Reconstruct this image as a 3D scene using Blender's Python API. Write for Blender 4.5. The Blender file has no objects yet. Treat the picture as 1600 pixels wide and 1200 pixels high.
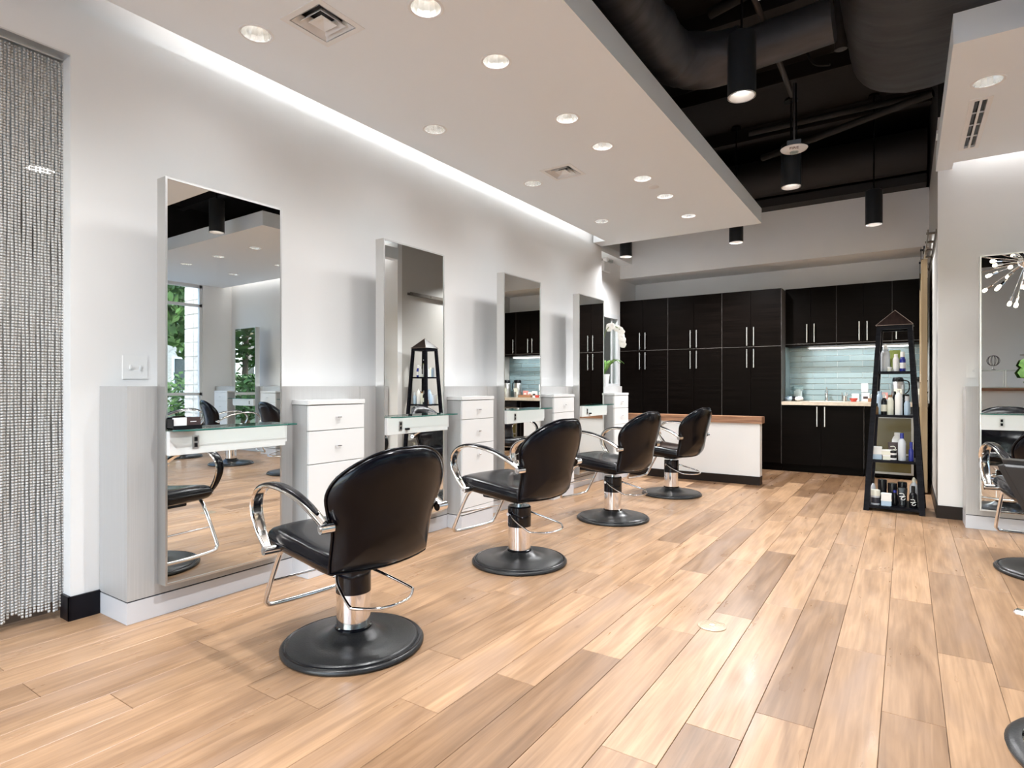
import bpy, bmesh, math, random
from mathutils import Vector, Matrix, noise
R = math.radians
random.seed(7)
S = bpy.context.scene
C = S.collection

# ------------------------------------------------------------------ camera, world, exposure
cam_d = bpy.data.cameras.new('camera'); cam = bpy.data.objects.new('camera', cam_d); C.objects.link(cam)
cam.location = (0, 0, 1.15); cam.rotation_euler = (R(90), 0, R(33.75))
cam_d.sensor_width = 36; cam_d.lens = 922 / 1600 * 36; cam_d.shift_y = 3.5 / 1600
cam_d.clip_start = .05; cam_d.clip_end = 300
S.camera = cam
S.view_settings.view_transform = 'Standard'; S.view_settings.look = 'None'
S.view_settings.gamma = 1; S.view_settings.use_curve_mapping = False
S.view_settings.exposure = 1.70
S.cycles.max_bounces = 10; S.cycles.diffuse_bounces = 6; S.cycles.glossy_bounces = 6
S.cycles.transmission_bounces = 6; S.cycles.transparent_max_bounces = 10
S.cycles.caustics_reflective = False; S.cycles.caustics_refractive = False
S.cycles.sample_clamp_indirect = 6; S.cycles.use_denoising = True
S.cycles.blur_glossy = .5
W = bpy.data.worlds.new('world'); S.world = W; W.use_nodes = True
nt = W.node_tree; nt.nodes.clear()
sky = nt.nodes.new('ShaderNodeTexSky'); sky.sky_type = 'NISHITA'; sky.sun_disc = False
sky.sun_elevation = R(48); sky.sun_rotation = R(200); sky.air_density = 1.0; sky.dust_density = 2.0
bg = nt.nodes.new('ShaderNodeBackground'); bg.inputs[1].default_value = .4
wo = nt.nodes.new('ShaderNodeOutputWorld')
nt.links.new(sky.outputs[0], bg.inputs[0]); nt.links.new(bg.outputs[0], wo.inputs[0])
SPOT_W = 56; PEND_W = 24; COVE = 4.6; GLOW = 2.5; RIGHT_SPOT = 28; WALL_ROW = .13

# ------------------------------------------------------------------ materials
def mat(name, col, rough=.5, metal=0, **k):
    m = bpy.data.materials.new(name); m.use_nodes = True
    b = m.node_tree.nodes['Principled BSDF']
    b.inputs['Base Color'].default_value = (*col, 1); b.inputs['Roughness'].default_value = rough
    b.inputs['Metallic'].default_value = metal
    for a, v in k.items():
        b.inputs[a.replace('_', ' ')].default_value = v
    return m
def nodes(m): return m.node_tree, m.node_tree.nodes['Principled BSDF']
def grain(m, c1, c2, scale, detail=6, bump=0, rough=None, coord='Object'):
    t, b = nodes(m); N = t.nodes.new; L = t.links.new
    tc = N('ShaderNodeTexCoord'); mp = N('ShaderNodeMapping'); mp.inputs['Scale'].default_value = scale
    no = N('ShaderNodeTexNoise'); no.inputs['Scale'].default_value = 1; no.inputs['Detail'].default_value = detail
    cr = N('ShaderNodeValToRGB'); cr.color_ramp.elements[0].position = .3; cr.color_ramp.elements[1].position = .7
    cr.color_ramp.elements[0].color = (*c1, 1); cr.color_ramp.elements[1].color = (*c2, 1)
    L(tc.outputs[coord], mp.inputs[0]); L(mp.outputs[0], no.inputs['Vector']); L(no.outputs[0], cr.inputs[0])
    L(cr.outputs[0], b.inputs['Base Color'])
    if bump:
        bp = N('ShaderNodeBump'); bp.inputs['Strength'].default_value = bump; bp.inputs['Distance'].default_value = .004
        L(no.outputs[0], bp.inputs['Height']); L(bp.outputs[0], b.inputs['Normal'])
    return m
def emis(name, col, s):
    m = bpy.data.materials.new(name); m.use_nodes = True; t = m.node_tree; t.nodes.clear()
    e = t.nodes.new('ShaderNodeEmission'); e.inputs[0].default_value = (*col, 1); e.inputs[1].default_value = s
    o = t.nodes.new('ShaderNodeOutputMaterial'); t.links.new(e.outputs[0], o.inputs[0]); return m
def glassy(name, tint, f=.12):
    m = bpy.data.materials.new(name); m.use_nodes = True; t = m.node_tree; t.nodes.clear(); N = t.nodes.new; L = t.links.new
    tr = N('ShaderNodeBsdfTransparent'); tr.inputs[0].default_value = (*tint, 1)
    gl = N('ShaderNodeBsdfGlossy'); gl.inputs['Roughness'].default_value = .02
    lw = N('ShaderNodeLayerWeight'); lw.inputs[0].default_value = .5; pw = N('ShaderNodeMath'); pw.operation = 'POWER'; pw.inputs[1].default_value = 5
    fr = N('ShaderNodeMath'); fr.operation = 'MULTIPLY_ADD'; fr.inputs[1].default_value = .7; fr.inputs[2].default_value = .035
    L(lw.outputs['Facing'], pw.inputs[0]); L(pw.outputs[0], fr.inputs[0])
    mx = N('ShaderNodeMixShader'); o = N('ShaderNodeOutputMaterial')
    L(fr.outputs[0], mx.inputs[0]); L(tr.outputs[0], mx.inputs[1]); L(gl.outputs[0], mx.inputs[2]); L(mx.outputs[0], o.inputs[0])
    return m
white_wall = grain(mat('white_wall_paint', (.8, .79, .77), .6), (.77, .77, .765), (.80, .80, .795), (2, 2, 2), 2)
ceil_white = mat('ceiling_white_paint', (.83, .875, .905), .7)
fascia_lit = mat('fascia_white_lit', (.90, .93, .94), .6)  # soffit white raised, window light on the fascia put into the colour
taupe = mat('taupe_wall_paint', (.48, .46, .43), .6)
black_paint = grain(mat('black_ceiling_paint', (.012, .010, .010), .7), (.0025, .002, .002), (.006, .005, .005), (6, 6, 6), 4)
brown_black = grain(mat('dark_brown_deck', (.03, .022, .02), .7), (.007, .005, .0048), (.011, .0085, .008), (3, 30, 3), 4)
duct_wrap = grain(mat('duct_wrap', (.05, .05, .055), .5), (.028, .028, .032), (.060, .061, .068), (3, 14, 6), 6, bump=1.0)
base_black = mat('black_baseboard', (.004, .004, .007), .35, Specular_IOR_Level=.2)
base_brown = mat('brown_baseboard', (.014, .008, .006), .4, Specular_IOR_Level=.2)
laminate = grain(mat('grey_laminate', (.5, .5, .5), .38), (.415, .412, .408), (.465, .463, .46), (260, 260, 2.5), 4)
plinth_m = mat('pale_plinth_laminate', (.60, .61, .64), .3)
white_lac = mat('white_lacquer', (.74, .74, .735), .2)
joint_m = mat('dark_joint', (.02, .02, .025), .6)
chrome = mat('chrome', (.86, .86, .87), .07, 1)
warm_chrome = mat('polished_arm_metal', (.80, .77, .73), .13, 1)
steel = mat('brushed_steel', (.62, .61, .60), .28, 1)
alu = mat('brushed_aluminium', (.66, .66, .65), .35, 1)
mirror_m = mat('mirror_silver', (.86, .88, .87), .0, 1)
vinyl = grain(mat('black_vinyl', (.008, .008, .011), .2, Specular_IOR_Level=.28), (.001, .001, .0025), (.0025, .0025, .005), (60, 60, 60), 3, bump=.05)
vinyl_grey = mat('charcoal_vinyl', (.02, .02, .021), .4)
rubber = grain(mat('black_base_enamel', (.015, .015, .016), .3, Specular_IOR_Level=.4), (.011, .011, .012), (.024, .024, .024), (150, 150, 150), 2, bump=.15)
gloss_black = mat('gloss_black', (.003, .003, .006), .1, Specular_IOR_Level=.4)
espresso = grain(mat('espresso_wood', (.012, .008, .006), .36, Specular_IOR_Level=.03), (.0014, .0009, .0007), (.0045, .0030, .0024), (1.2, 1.2, 70), 6, bump=.06)
espresso_edge = mat('espresso_edge', (.075, .066, .06), .45)
walnut = grain(mat('walnut_cap', (.30, .14, .07), .4), (.17, .07, .035), (.46, .24, .13), (2.5, 40, 40), 6)
counter_m = grain(mat('butcher_counter', (.5, .42, .32), .3), (.42, .35, .27), (.58, .50, .40), (20, 3, 20), 4)
tile_m = mat('blue_glass_tile', (.22, .31, .335), .22)
grout_m = mat('grout', (.66, .70, .70), .7)
barn_wood = grain(mat('barn_door_wood', (.62, .46, .28), .5), (.34, .245, .135), (.42, .32, .195), (30, 30, 1.5), 5)
tower_m = grain(mat('tower_black_wood', (.012, .012, .016), .4, Specular_IOR_Level=.06), (.003, .003, .005), (.010, .010, .014), (8, 8, 50), 5)
tower_brown = grain(mat('tower_brown_wood', (.05, .02, .015), .35, Specular_IOR_Level=.2), (.012, .007, .006), (.03, .017, .014), (30, 8, 8), 5)
plastic_white = mat('white_plastic', (.8, .8, .79), .3)
plastic_grey = mat('pale_grey_plastic', (.55, .58, .62), .25)
plastic_black = mat('black_plastic', (.006, .006, .008), .25, Specular_IOR_Level=.3)
plastic_blue = mat('blue_plastic', (.02, .03, .25), .25)
plastic_pblue = mat('pale_blue_plastic', (.42, .55, .68), .3)
plastic_green = mat('olive_green_plastic', (.35, .42, .10), .35)
plastic_brown = mat('dark_brown_card', (.05, .03, .03), .5)
plastic_amber = mat('amber_plastic', (.20, .10, .03), .3)
plastic_red = mat('red_plastic', (.62, .08, .06), .3)
plastic_pink = mat('pink_card', (.72, .30, .27), .5)
cream = mat('cream_plastic', (.72, .72, .62), .35)
print_dark = mat('dark_print', (.02, .02, .03), .5)
print_white = mat('white_print', (.8, .8, .8), .5)
leaf_m = grain(mat('leaf_green', (.10, .26, .04), .45), (.07, .20, .03), (.18, .36, .07), (20, 20, 20), 2)
petal_m = mat('white_petal', (.86, .84, .80), .5)
stem_m = mat('plant_stem', (.16, .22, .06), .5)
bark_m = mat('bark', (.12, .08, .05), .8)
tree_leaf = grain(mat('tree_foliage', (.12, .3, .04), .7), (.02, .06, .008), (.07, .16, .025), (1.5, 1.5, 1.5), 3)
asphalt = mat('concrete_ground', (.55, .55, .55), .9)
grass_m = mat('grass', (.05, .09, .03), .9)
ext_brick = grain(mat('pale_brick', (.55, .52, .47), .9), (.45, .42, .38), (.62, .60, .56), (6, 6, 12), 3)
blue_m = mat('blue_canopy', (.02, .14, .55), .5)
frame_white = mat('window_frame_white', (.72, .74, .75), .35)
glass_m = glassy('window_glass', (.93, .96, .95))
shelf_glass = glassy('shelf_glass', (.93, .98, .965))
glass_edge = mat('green_glass_edge', (.02, .12, .10), .1)
clear_m = glassy('clear_plastic', (.85, .9, .9))
bead_m = mat('curtain_bead', (.60, .595, .58), .4)
lamp_m = emis('lamp_glow', (1, .96, .90), 3)
led_m = emis('led_glow', (1, .92, .86), COVE)
led_cool = emis('led_console_glow', (.97, .98, 1), GLOW)
bulb_m = emis('bulb_glow', (1, .85, .65), 3.5)
undercab_m = emis('undercabinet_tube', (.95, .98, 1), 2.5)
reflector = mat('lamp_reflector', (.92, .91, .88), .22, .85)

def plank_mat():
    m = mat('oak_plank', (.6, .4, .3), .33); t, b = nodes(m); N = t.nodes.new; L = t.links.new
    g = N('ShaderNodeNewGeometry'); at = N('ShaderNodeAttribute'); at.attribute_name = 'tone'; at.attribute_type = 'GEOMETRY'
    sep = N('ShaderNodeSeparateColor'); L(at.outputs['Color'], sep.inputs[0])
    cmb = N('ShaderNodeCombineXYZ')
    k = N('ShaderNodeMath'); k.operation = 'MULTIPLY'; k.inputs[1].default_value = 37; L(sep.outputs[1], k.inputs[0])
    L(k.outputs[0], cmb.inputs[2]); L(k.outputs[0], cmb.inputs[0])
    ad = N('ShaderNodeVectorMath'); ad.operation = 'ADD'; L(g.outputs['Position'], ad.inputs[0]); L(cmb.outputs[0], ad.inputs[1])
    def nz(scale, det, dist=0):
        mp = N('ShaderNodeMapping'); mp.inputs['Scale'].default_value = scale; L(ad.outputs[0], mp.inputs[0])
        n = N('ShaderNodeTexNoise'); n.inputs['Scale'].default_value = 1; n.inputs['Detail'].default_value = det
        n.inputs['Distortion'].default_value = dist; L(mp.outputs[0], n.inputs['Vector']); return n.outputs[0]
    def ramp(src, a, b2, ca, cb):
        r = N('ShaderNodeValToRGB'); e = r.color_ramp.elements; e[0].position = a; e[1].position = b2
        e[0].color = (*ca, 1); e[1].color = (*cb, 1); L(src, r.inputs[0]); return r.outputs[0]
    def mix(mode, f, a, c):
        x = N('ShaderNodeMixRGB'); x.blend_type = mode
        if isinstance(f, (int, float)): x.inputs[0].default_value = f
        else: L(f, x.inputs[0])
        L(a, x.inputs[1])
        if isinstance(c, tuple): x.inputs[2].default_value = (*c, 1)
        else: L(c, x.inputs[2])
        return x.outputs[0]
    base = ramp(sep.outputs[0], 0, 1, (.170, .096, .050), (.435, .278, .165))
    fine = ramp(nz((60, 2.5, 1), 8, .6), .35, .65, (.80, .76, .72), (1.08, 1.06, 1.05))
    c = mix('MULTIPLY', .9, base, fine)
    cath = ramp(nz((9, 1.1, 1), 4, 1.6), .30, .62, (.64, .59, .56), (1.08, 1.06, 1.04))
    c = mix('MULTIPLY', .75, c, cath)
    bl = ramp(nz((5, .9, 1), 3, .4), .54, .74, (0, 0, 0), (.60, .60, .60))
    c = mix('MIX', bl, c, (.30, .20, .145))
    v = N('ShaderNodeTexVoronoi'); v.inputs['Scale'].default_value = 1
    mp = N('ShaderNodeMapping'); mp.inputs['Scale'].default_value = (5, 2.1, 1); L(ad.outputs[0], mp.inputs[0]); L(mp.outputs[0], v.inputs['Vector'])
    kn = ramp(v.outputs['Distance'], .015, .07, (.6, .6, .6), (0, 0, 0))
    c = mix('MIX', kn, c, (.18, .10, .06))
    L(c, b.inputs['Base Color'])
    rr = ramp(nz((14, 3, 1), 3), .3, .7, (.27,) * 3, (.40,) * 3); L(rr, b.inputs['Roughness'])
    bp = N('ShaderNodeBump'); bp.inputs['Strength'].default_value = .08; bp.inputs['Distance'].default_value = .002
    L(nz((60, 2.5, 1), 8, .6), bp.inputs['Height']); L(bp.outputs[0], b.inputs['Normal'])
    return m
plank_m = plank_mat()

# ------------------------------------------------------------------ mesh helpers
def box(bm, x0, x1, y0, y1, z0, z1, bev=0):
    r = bmesh.ops.create_cube(bm, size=1)
    bmesh.ops.scale(bm, vec=(x1 - x0, y1 - y0, z1 - z0), verts=r['verts'])
    bmesh.ops.translate(bm, vec=((x0 + x1) / 2, (y0 + y1) / 2, (z0 + z1) / 2), verts=r['verts'])
    if bev:
        ed = list({e for v in r['verts'] for e in v.link_edges})
        bmesh.ops.bevel(bm, geom=ed, offset=bev, segments=2, affect='EDGES')
def ring(bm, c, ax, up, r, n, rx=None):
    s = ax.cross(up).normalized(); u = s.cross(ax).normalized()
    return [bm.verts.new(c + s * (math.cos(2 * math.pi * i / n) * r) + u * (math.sin(2 * math.pi * i / n) * (rx or r))) for i in range(n)]
def bridge(bm, a, b):
    n = len(a)
    for i in range(n): bm.faces.new((a[i], a[(i + 1) % n], b[(i + 1) % n], b[i]))
def tube(bm, pts, r, n=8, cap=True, closed=False):
    P = [Vector(p) for p in pts]; rs = r if isinstance(r, (list, tuple)) else [r] * len(P)
    rings = []; up = None
    for i, p in enumerate(P):
        if closed: t = (P[(i + 1) % len(P)] - P[i - 1])
        else: t = (P[min(i + 1, len(P) - 1)] - P[max(i - 1, 0)])
        t.normalize()
        if up is None: up = Vector((0, 0, 1)) if abs(t.z) < .9 else Vector((0, 1, 0))
        up = (up - t * up.dot(t)).normalized()
        rings.append(ring(bm, p, t, up, rs[i], n))
    for a, b in zip(rings, rings[1:]): bridge(bm, a, b)
    if closed: bridge(bm, rings[-1], rings[0])
    elif cap: bm.faces.new(rings[0][::-1]); bm.faces.new(rings[-1])
def smooth_path(pts, k=6):
    P = [Vector(p) for p in pts]; out = []
    for i in range(len(P) - 1):
        p0, p1, p2, p3 = P[max(i - 1, 0)], P[i], P[i + 1], P[min(i + 2, len(P) - 1)]
        for j in range(k):
            t = j / k
            out.append(.5 * ((2 * p1) + (p2 - p0) * t + (2 * p0 - 5 * p1 + 4 * p2 - p3) * t * t + (3 * p1 - p0 - 3 * p2 + p3) * t ** 3))
    out.append(P[-1]); return out
def band(bm, pts, w, th):                     # flat strap: width along x, path in the y-z plane; w,th may be lists
    P = [Vector(p) for p in pts]; rows = []
    for i, p in enumerate(P):
        t = (P[min(i + 1, len(P) - 1)] - P[max(i - 1, 0)]).normalized(); nrm = Vector((0, -t.z, t.y))
        ww = w[i] if isinstance(w, list) else w; tt = th[i] if isinstance(th, list) else th
        o = []
        for a in range(10):
            g = 2 * math.pi * a / 10; cx, cy = math.cos(g), math.sin(g)
            ex = math.copysign(abs(cx) ** .6, cx) * ww / 2; ey = math.copysign(abs(cy) ** .6, cy) * tt / 2
            o.append(bm.verts.new(p + Vector((ex, 0, 0)) + nrm * ey))
        rows.append(o)
    for a, b in zip(rows, rows[1:]): bridge(bm, a, b)
    bm.faces.new(rows[0][::-1]); bm.faces.new(rows[-1])
def lathe(bm, prof, n=24, c=(0, 0), closed=False):
    rows = []
    for r, z in prof:
        if r < 1e-5: rows.append([bm.verts.new((c[0], c[1], z))])
        else: rows.append([bm.verts.new((c[0] + r * math.cos(2 * math.pi * i / n), c[1] + r * math.sin(2 * math.pi * i / n), z)) for i in range(n)])
    for a, b in zip(rows, rows[1:]):
        for i in range(n):
            j = (i + 1) % n
            if len(a) == 1 and len(b) > 1: bm.faces.new((a[0], b[j], b[i]))
            elif len(b) == 1 and len(a) > 1: bm.faces.new((a[i], a[j], b[0]))
            elif len(a) > 1: bm.faces.new((a[i], a[j], b[j], b[i]))
    if not closed:
        if len(rows[0]) > 1: bm.faces.new(rows[0][::-1])
        if len(rows[-1]) > 1: bm.faces.new(rows[-1])
def outline(ctrl, n=48):                       # closed Catmull-Rom outline through 2-D control points
    k = max(2, n // len(ctrl)); out = []; m = len(ctrl)
    for i in range(m):
        p0, p1, p2, p3 = [Vector((*ctrl[(i + q) % m], 0)) for q in (-1, 0, 1, 2)]
        for j in range(k):
            t = j / k
            v = .5 * ((2 * p1) + (p2 - p0) * t + (2 * p0 - 5 * p1 + 4 * p2 - p3) * t * t + (3 * p1 - p0 - 3 * p2 + p3) * t ** 3)
            out.append((v.x, v.y))
    return out
def pillow(bm, ol, cen, front, back, nr=7):    # closed cushion; front(x,y,r), back(x,y,r) -> 3-D point
    rf = []; rb = []
    n = len(ol)
    for k in range(nr + 1):
        r = math.sin(k / nr * math.pi / 2)
        pf = []; pb = []
        for (x, y) in ol:
            X = cen[0] + (x - cen[0]) * r; Y = cen[1] + (y - cen[1]) * r
            if k == 0: continue
            pf.append(bm.verts.new(front(X, Y, r)))
            if k < nr: pb.append(bm.verts.new(back(X, Y, r)))
        if k == 0: rf.append([bm.verts.new(front(*cen, 0))]); rb.append([bm.verts.new(back(*cen, 0))])
        else: rf.append(pf); rb.append(pb if k < nr else pf)
    for rows, flip in ((rf, False), (rb, True)):
        for a, b in zip(rows, rows[1:]):
            for i in range(n):
                j = (i + 1) % n
                f = (a[0], b[i], b[j]) if len(a) == 1 else (a[i], b[i], b[j], a[j])
                bm.faces.new(f[::-1] if flip else f)
def obj(name, bm, m, parent=None, smooth=True, loc=None, rz=0, ang=35):
    bmesh.ops.recalc_face_normals(bm, faces=bm.faces)
    me = bpy.data.meshes.new(name); bm.to_mesh(me); bm.free()
    if m is not None: me.materials.append(m)
    if smooth:
        me.polygons.foreach_set('use_smooth', [True] * len(me.polygons))
        me.set_sharp_from_angle(angle=R(ang))
    o = bpy.data.objects.new(name, me); C.objects.link(o)
    if parent is not None: o.parent = parent
    if loc: o.location = loc
    o.rotation_euler[2] = rz
    return o
def B(name, m, x0, x1, y0, y1, z0, z1, parent=None, bev=0):
    bm = bmesh.new(); box(bm, x0, x1, y0, y1, z0, z1, bev); return obj(name, bm, m, parent)
def Bs(name, m, boxes, parent=None, bev=0):
    bm = bmesh.new()
    for b in boxes: box(bm, *b, bev)
    return obj(name, bm, m, parent)
def L_(name, m, prof, parent=None, n=24, loc=None, closed=False, ang=35):
    bm = bmesh.new(); lathe(bm, prof, n, closed=closed); return obj(name, bm, m, parent, loc=loc, ang=ang)
def T_(name, m, pts, r, parent=None, n=8, **k):
    bm = bmesh.new(); tube(bm, pts, r, n, **k); return obj(name, bm, m, parent, ang=60)
def thing(name, label, cat, loc=(0, 0, 0), rz=0, group=None):
    o = bpy.data.objects.new(name, None); C.objects.link(o); o.empty_display_size = .1
    o.location = loc; o.rotation_euler[2] = rz; return tag(o, label, cat, group)
def tag(o, label, cat, group=None):
    o['label'] = label; o['category'] = cat
    if group: o['group'] = group
    return o
def struct(o, label=None):
    o['kind'] = 'structure'
    if label: o['label'] = label
    return o
def dup(root, loc=None, rz=None, label=None, group=None):
    def cp(o, parent):
        c = o.copy(); C.objects.link(c)
        if parent is not None: c.parent = parent
        for ch in kids.get(o, []): cp(ch, c)
        return c
    kids = {}
    stack = [root]
    while stack:
        q = stack.pop()
        kids[q] = [c for c in q.children]; stack += kids[q]
    r = cp(root, None)
    if loc is not None: r.location = loc
    if rz is not None: r.rotation_euler[2] = rz
    if label: r['label'] = label
    if group: r['group'] = group
    return r
def text(name, s, m, size, loc, rot, parent=None, ext=.001):
    cu = bpy.data.curves.new(name, 'FONT'); cu.body = s; cu.size = size; cu.extrude = ext; cu.align_x = 'CENTER'; cu.align_y = 'CENTER'
    tmp = bpy.data.objects.new(name, cu); C.objects.link(tmp)
    dg = bpy.context.evaluated_depsgraph_get(); me = bpy.data.meshes.new_from_object(tmp.evaluated_get(dg))
    bpy.data.objects.remove(tmp); me.materials.clear(); me.materials.append(m)
    o = bpy.data.objects.new(name, me); C.objects.link(o); o.location = loc; o.rotation_euler = rot
    if parent is not None: o.parent = parent
    return o
def cut(o, cutters):
    bm = bmesh.new()
    for f in cutters: f(bm)
    bmesh.ops.recalc_face_normals(bm, faces=bm.faces)
    me = bpy.data.meshes.new('tmp_cut'); bm.to_mesh(me); bm.free()
    c = bpy.data.objects.new('tmp_cut', me); C.objects.link(c)
    md = o.modifiers.new('cut', 'BOOLEAN'); md.operation = 'DIFFERENCE'; md.solver = 'EXACT'; md.object = c
    dg = bpy.context.evaluated_depsgraph_get(); nm = bpy.data.meshes.new_from_object(o.evaluated_get(dg))
    o.modifiers.clear(); o.data = nm
    bpy.data.objects.remove(c)
    nm.polygons.foreach_set('use_smooth', [False] * len(nm.polygons))
def spot(parent, loc, w, size=120, col=(.985, .99, 1), r=.05, blend=.6):
    l = bpy.data.lights.new('lamp_light', 'SPOT'); l.energy = w; l.spot_size = R(size); l.spot_blend = blend
    l.color = col; l.shadow_soft_size = r
    o = bpy.data.objects.new('lamp_light', l); C.objects.link(o); o.location = loc
    if parent is not None: o.parent = parent
    return o

# ------------------------------------------------------------------ floor of planks
PW, PL = .185, 1.345
joint = {0: 3.14, -1: 2.92, 1: 2.465, 2: 4.32, 3: 2.21, 4: 2.005, 5: 3.075, 6: 4.08, 7: 2.32, 8: 1.93, 9: 4.27, 11: 1.365, 15: 1.424, 14: 1.0}
tones = {(5, 3.075): .30, (3, 2.21): .38, (7, .975): .30, (4, .66): .22, (0, 3.14): .5, (7, 3.66): .35, (9, 4.27): .35, (1, 1.12): .55, (3, 3.555): .75,
         (2, 2.97): .85, (0, 1.795): .95, (6, 2.735): .9, (5, 1.73): .95, (8, .585): .35}
floor = B('floor', mat('plank_joint', (.13, .08, .05), .7), -3.8, 4.95, -3.1, 9.5, -.06, -.0045); struct(floor)
FX0, FX1, FY0, FY1 = -3.62, 4.9, -3.0, 9.34
planks = []
k = -23
while .297 - PW * k > FX0:
    x1 = min(FX1, .297 - PW * k); x0 = max(FX0, x1 - PW) if x1 < FX1 else .297 - PW * (k + 1)
    j0 = joint.get(k, random.uniform(0, PL))
    y = j0 - PL * math.ceil((j0 - FY0) / PL)
    while y < FY1:
        a, b = max(y, FY0), min(y + PL, FY1)
        if b - a > .02 and x1 - x0 > .01:
            t = random.choice([.95, .85, .78, .9, .68, .74, .55, .82])
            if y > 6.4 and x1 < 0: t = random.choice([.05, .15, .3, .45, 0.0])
            for (kk, yy), tv in tones.items():
                if kk == k and abs(yy - y) < .12: t = tv
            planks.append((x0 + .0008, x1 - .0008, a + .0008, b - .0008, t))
        y += PL
    k += 1
def plank_mesh(name, lst):
    vs, fs, cols = [], [], []
    for x0, x1, y0, y1, t in lst:
        n = len(vs); e = .0012
        vs += [(x0, y0, -.004), (x1, y0, -.004), (x1, y1, -.004), (x0, y1, -.004), (x0, y0, -e), (x1, y0, -e), (x1, y1, -e), (x0, y1, -e),
               (x0 + e, y0 + e, 0), (x1 - e, y0 + e, 0), (x1 - e, y1 - e, 0), (x0 + e, y1 - e, 0)]
        fs += [(n + 8, n + 9, n + 10, n + 11)]
        for i in range(4):
            j = (i + 1) % 4; fs += [(n + i, n + j, n + 4 + j, n + 4 + i), (n + 4 + i, n + 4 + j, n + 8 + j, n + 8 + i)]
        r2 = random.random(); cols += [(t, r2, 0, 1)] * 12
    me = bpy.data.meshes.new(name); me.from_pydata(vs, [], fs); me.materials.append(plank_m)
    ca = me.color_attributes.new('tone', 'FLOAT_COLOR', 'POINT')
    ca.data.foreach_set('color', [c for q in cols for c in q])
    o = bpy.data.objects.new(name, me); C.objects.link(o); o.parent = floor; return o
def seen(p):
    cx, cy = (p[0] + p[1]) / 2, (p[2] + p[3]) / 2; d = -.5556 * cx + .8315 * cy; l = .8315 * cx + .5556 * cy
    return 1e9 if d < .4 else (abs(l / d) > 1.1) * 50 + math.hypot(cx, cy)
planks.sort(key=seen)
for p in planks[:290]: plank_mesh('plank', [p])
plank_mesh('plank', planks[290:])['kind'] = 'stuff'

# ------------------------------------------------------------------ walls
WT = 3.5
def wall(name, m, boxes, label=None): return struct(Bs(name, m, boxes), label)
wl = wall('wall_left', white_wall, [(-3.50, -3.41, 1.204, 7.275, 0, 3.02), (-3.50, -3.44, 1.204, 7.275, 3.02, WT), (-3.50, -3.41, -1.2, 1.204, 2.78, WT),
                                    (-3.50, -3.41, -3.0, -1.2, 0, WT)])
wall('wall_left_return', white_wall, [(-3.86, -3.50, 7.19, 7.275, 0, WT)])
wlr = wall('wall_left_recess', white_wall, [(-3.86, -3.76, 7.275, 7.6, 0, WT), (-3.86, -3.76, 8.64, 9.44, 0, WT), (-3.86, -3.76, 7.6, 8.64, 0, 1.13), (-3.86, -3.76, 7.6, 8.64, 2.25, WT)])
wb = wall('wall_back', white_wall, [(-3.86, .33, 9.345, 9.45, 0, 2.84)])
wh = wall('wall_back_header', white_wall, [(-3.76, .23, 8.70, 9.45, 2.84, 3.55)])
wall('wall_back_upper', black_paint, [(-3.86, .33, 9.34, 9.45, 3.55, 4.4)])
wall('wall_right_side', taupe, [(.23, .33, 6.45, 9.45, 0, WT)])
wall('wall_right_end', white_wall, [(.23, 4.9, 6.36, 6.45, 0, WT)])
wr = wall('wall_right', white_wall, [(4.9, 5.0, 5.80, 6.45, 0, WT), (4.9, 5.0, -3.0, 5.80, 3.02, WT), (4.9, 5.0, -3.0, -2.2, 0, 3.02)])
wf = wall('wall_front', white_wall, [(.9, 5.0, -3.1, -3.0, 0, WT), (-3.5, .9, -3.1, -3.0, 3.02, WT)])
for nm_, b_ in (('left_recess', (-3.86, -3.76, 7.275, 9.34, WT, 4.4)), ('left', (-3.56, -3.46, -3.1, 7.275, WT, 4.4)), ('right_side', (.23, .33, 6.36, 9.34, WT, 4.4)), ('right_end', (.33, 5.0, 6.36, 6.45, WT, 4.4)),
                ('right', (4.9, 5.0, -3.1, 6.36, WT, 4.4)), ('front', (-3.5, 5.0, -3.1, -3.0, WT, 4.4))): wall('wall_upper_' + nm_, black_paint, [b_])
struct(B('ceiling', brown_black, -7.6, 5.1, -3.2, 9.6, 4.4, 4.5))
# neighbouring room behind the bead curtain
wall('wall_neighbour', taupe, [(-7.6, -7.5, -2, 9.6, -.06, 3.2), (-7.5, -3.86, 9.5, 9.6, -.06, 3.2), (-7.5, -3.5, -2.1, -2, -.06, 3.2)])
struct(B('ceiling_neighbour', ceil_white, -7.5, -3.56, -2, 9.5, 3.05, 3.15)); struct(B('floor_neighbour', asphalt, -7.5, -3.8, -2, 9.5, -.06, -.002))
# baseboards
bb = struct(Bs('baseboard_left', base_black, [(-3.41, -3.398, 1.192, 1.335, 0, .118), (-3.50, -3.398, 1.192, 1.204, 0, .118)]))
struct(Bs('baseboard_right_end', base_brown, [(.218, .41, 6.348, 6.36, 0, .11)])); struct(Bs('baseboard_right_side', base_brown, [(.218, .23, 6.36, 9.3, 0, .11)]))
struct(Bs('baseboard_front', base_black, [(.9, 4.9, -3.0, -2.988, 0, .11)]))
# left opening trim
struct(Bs('trim_1', alu, [(-3.5, -3.41, -1.2, 1.204, 2.772, 2.78)]))

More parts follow.
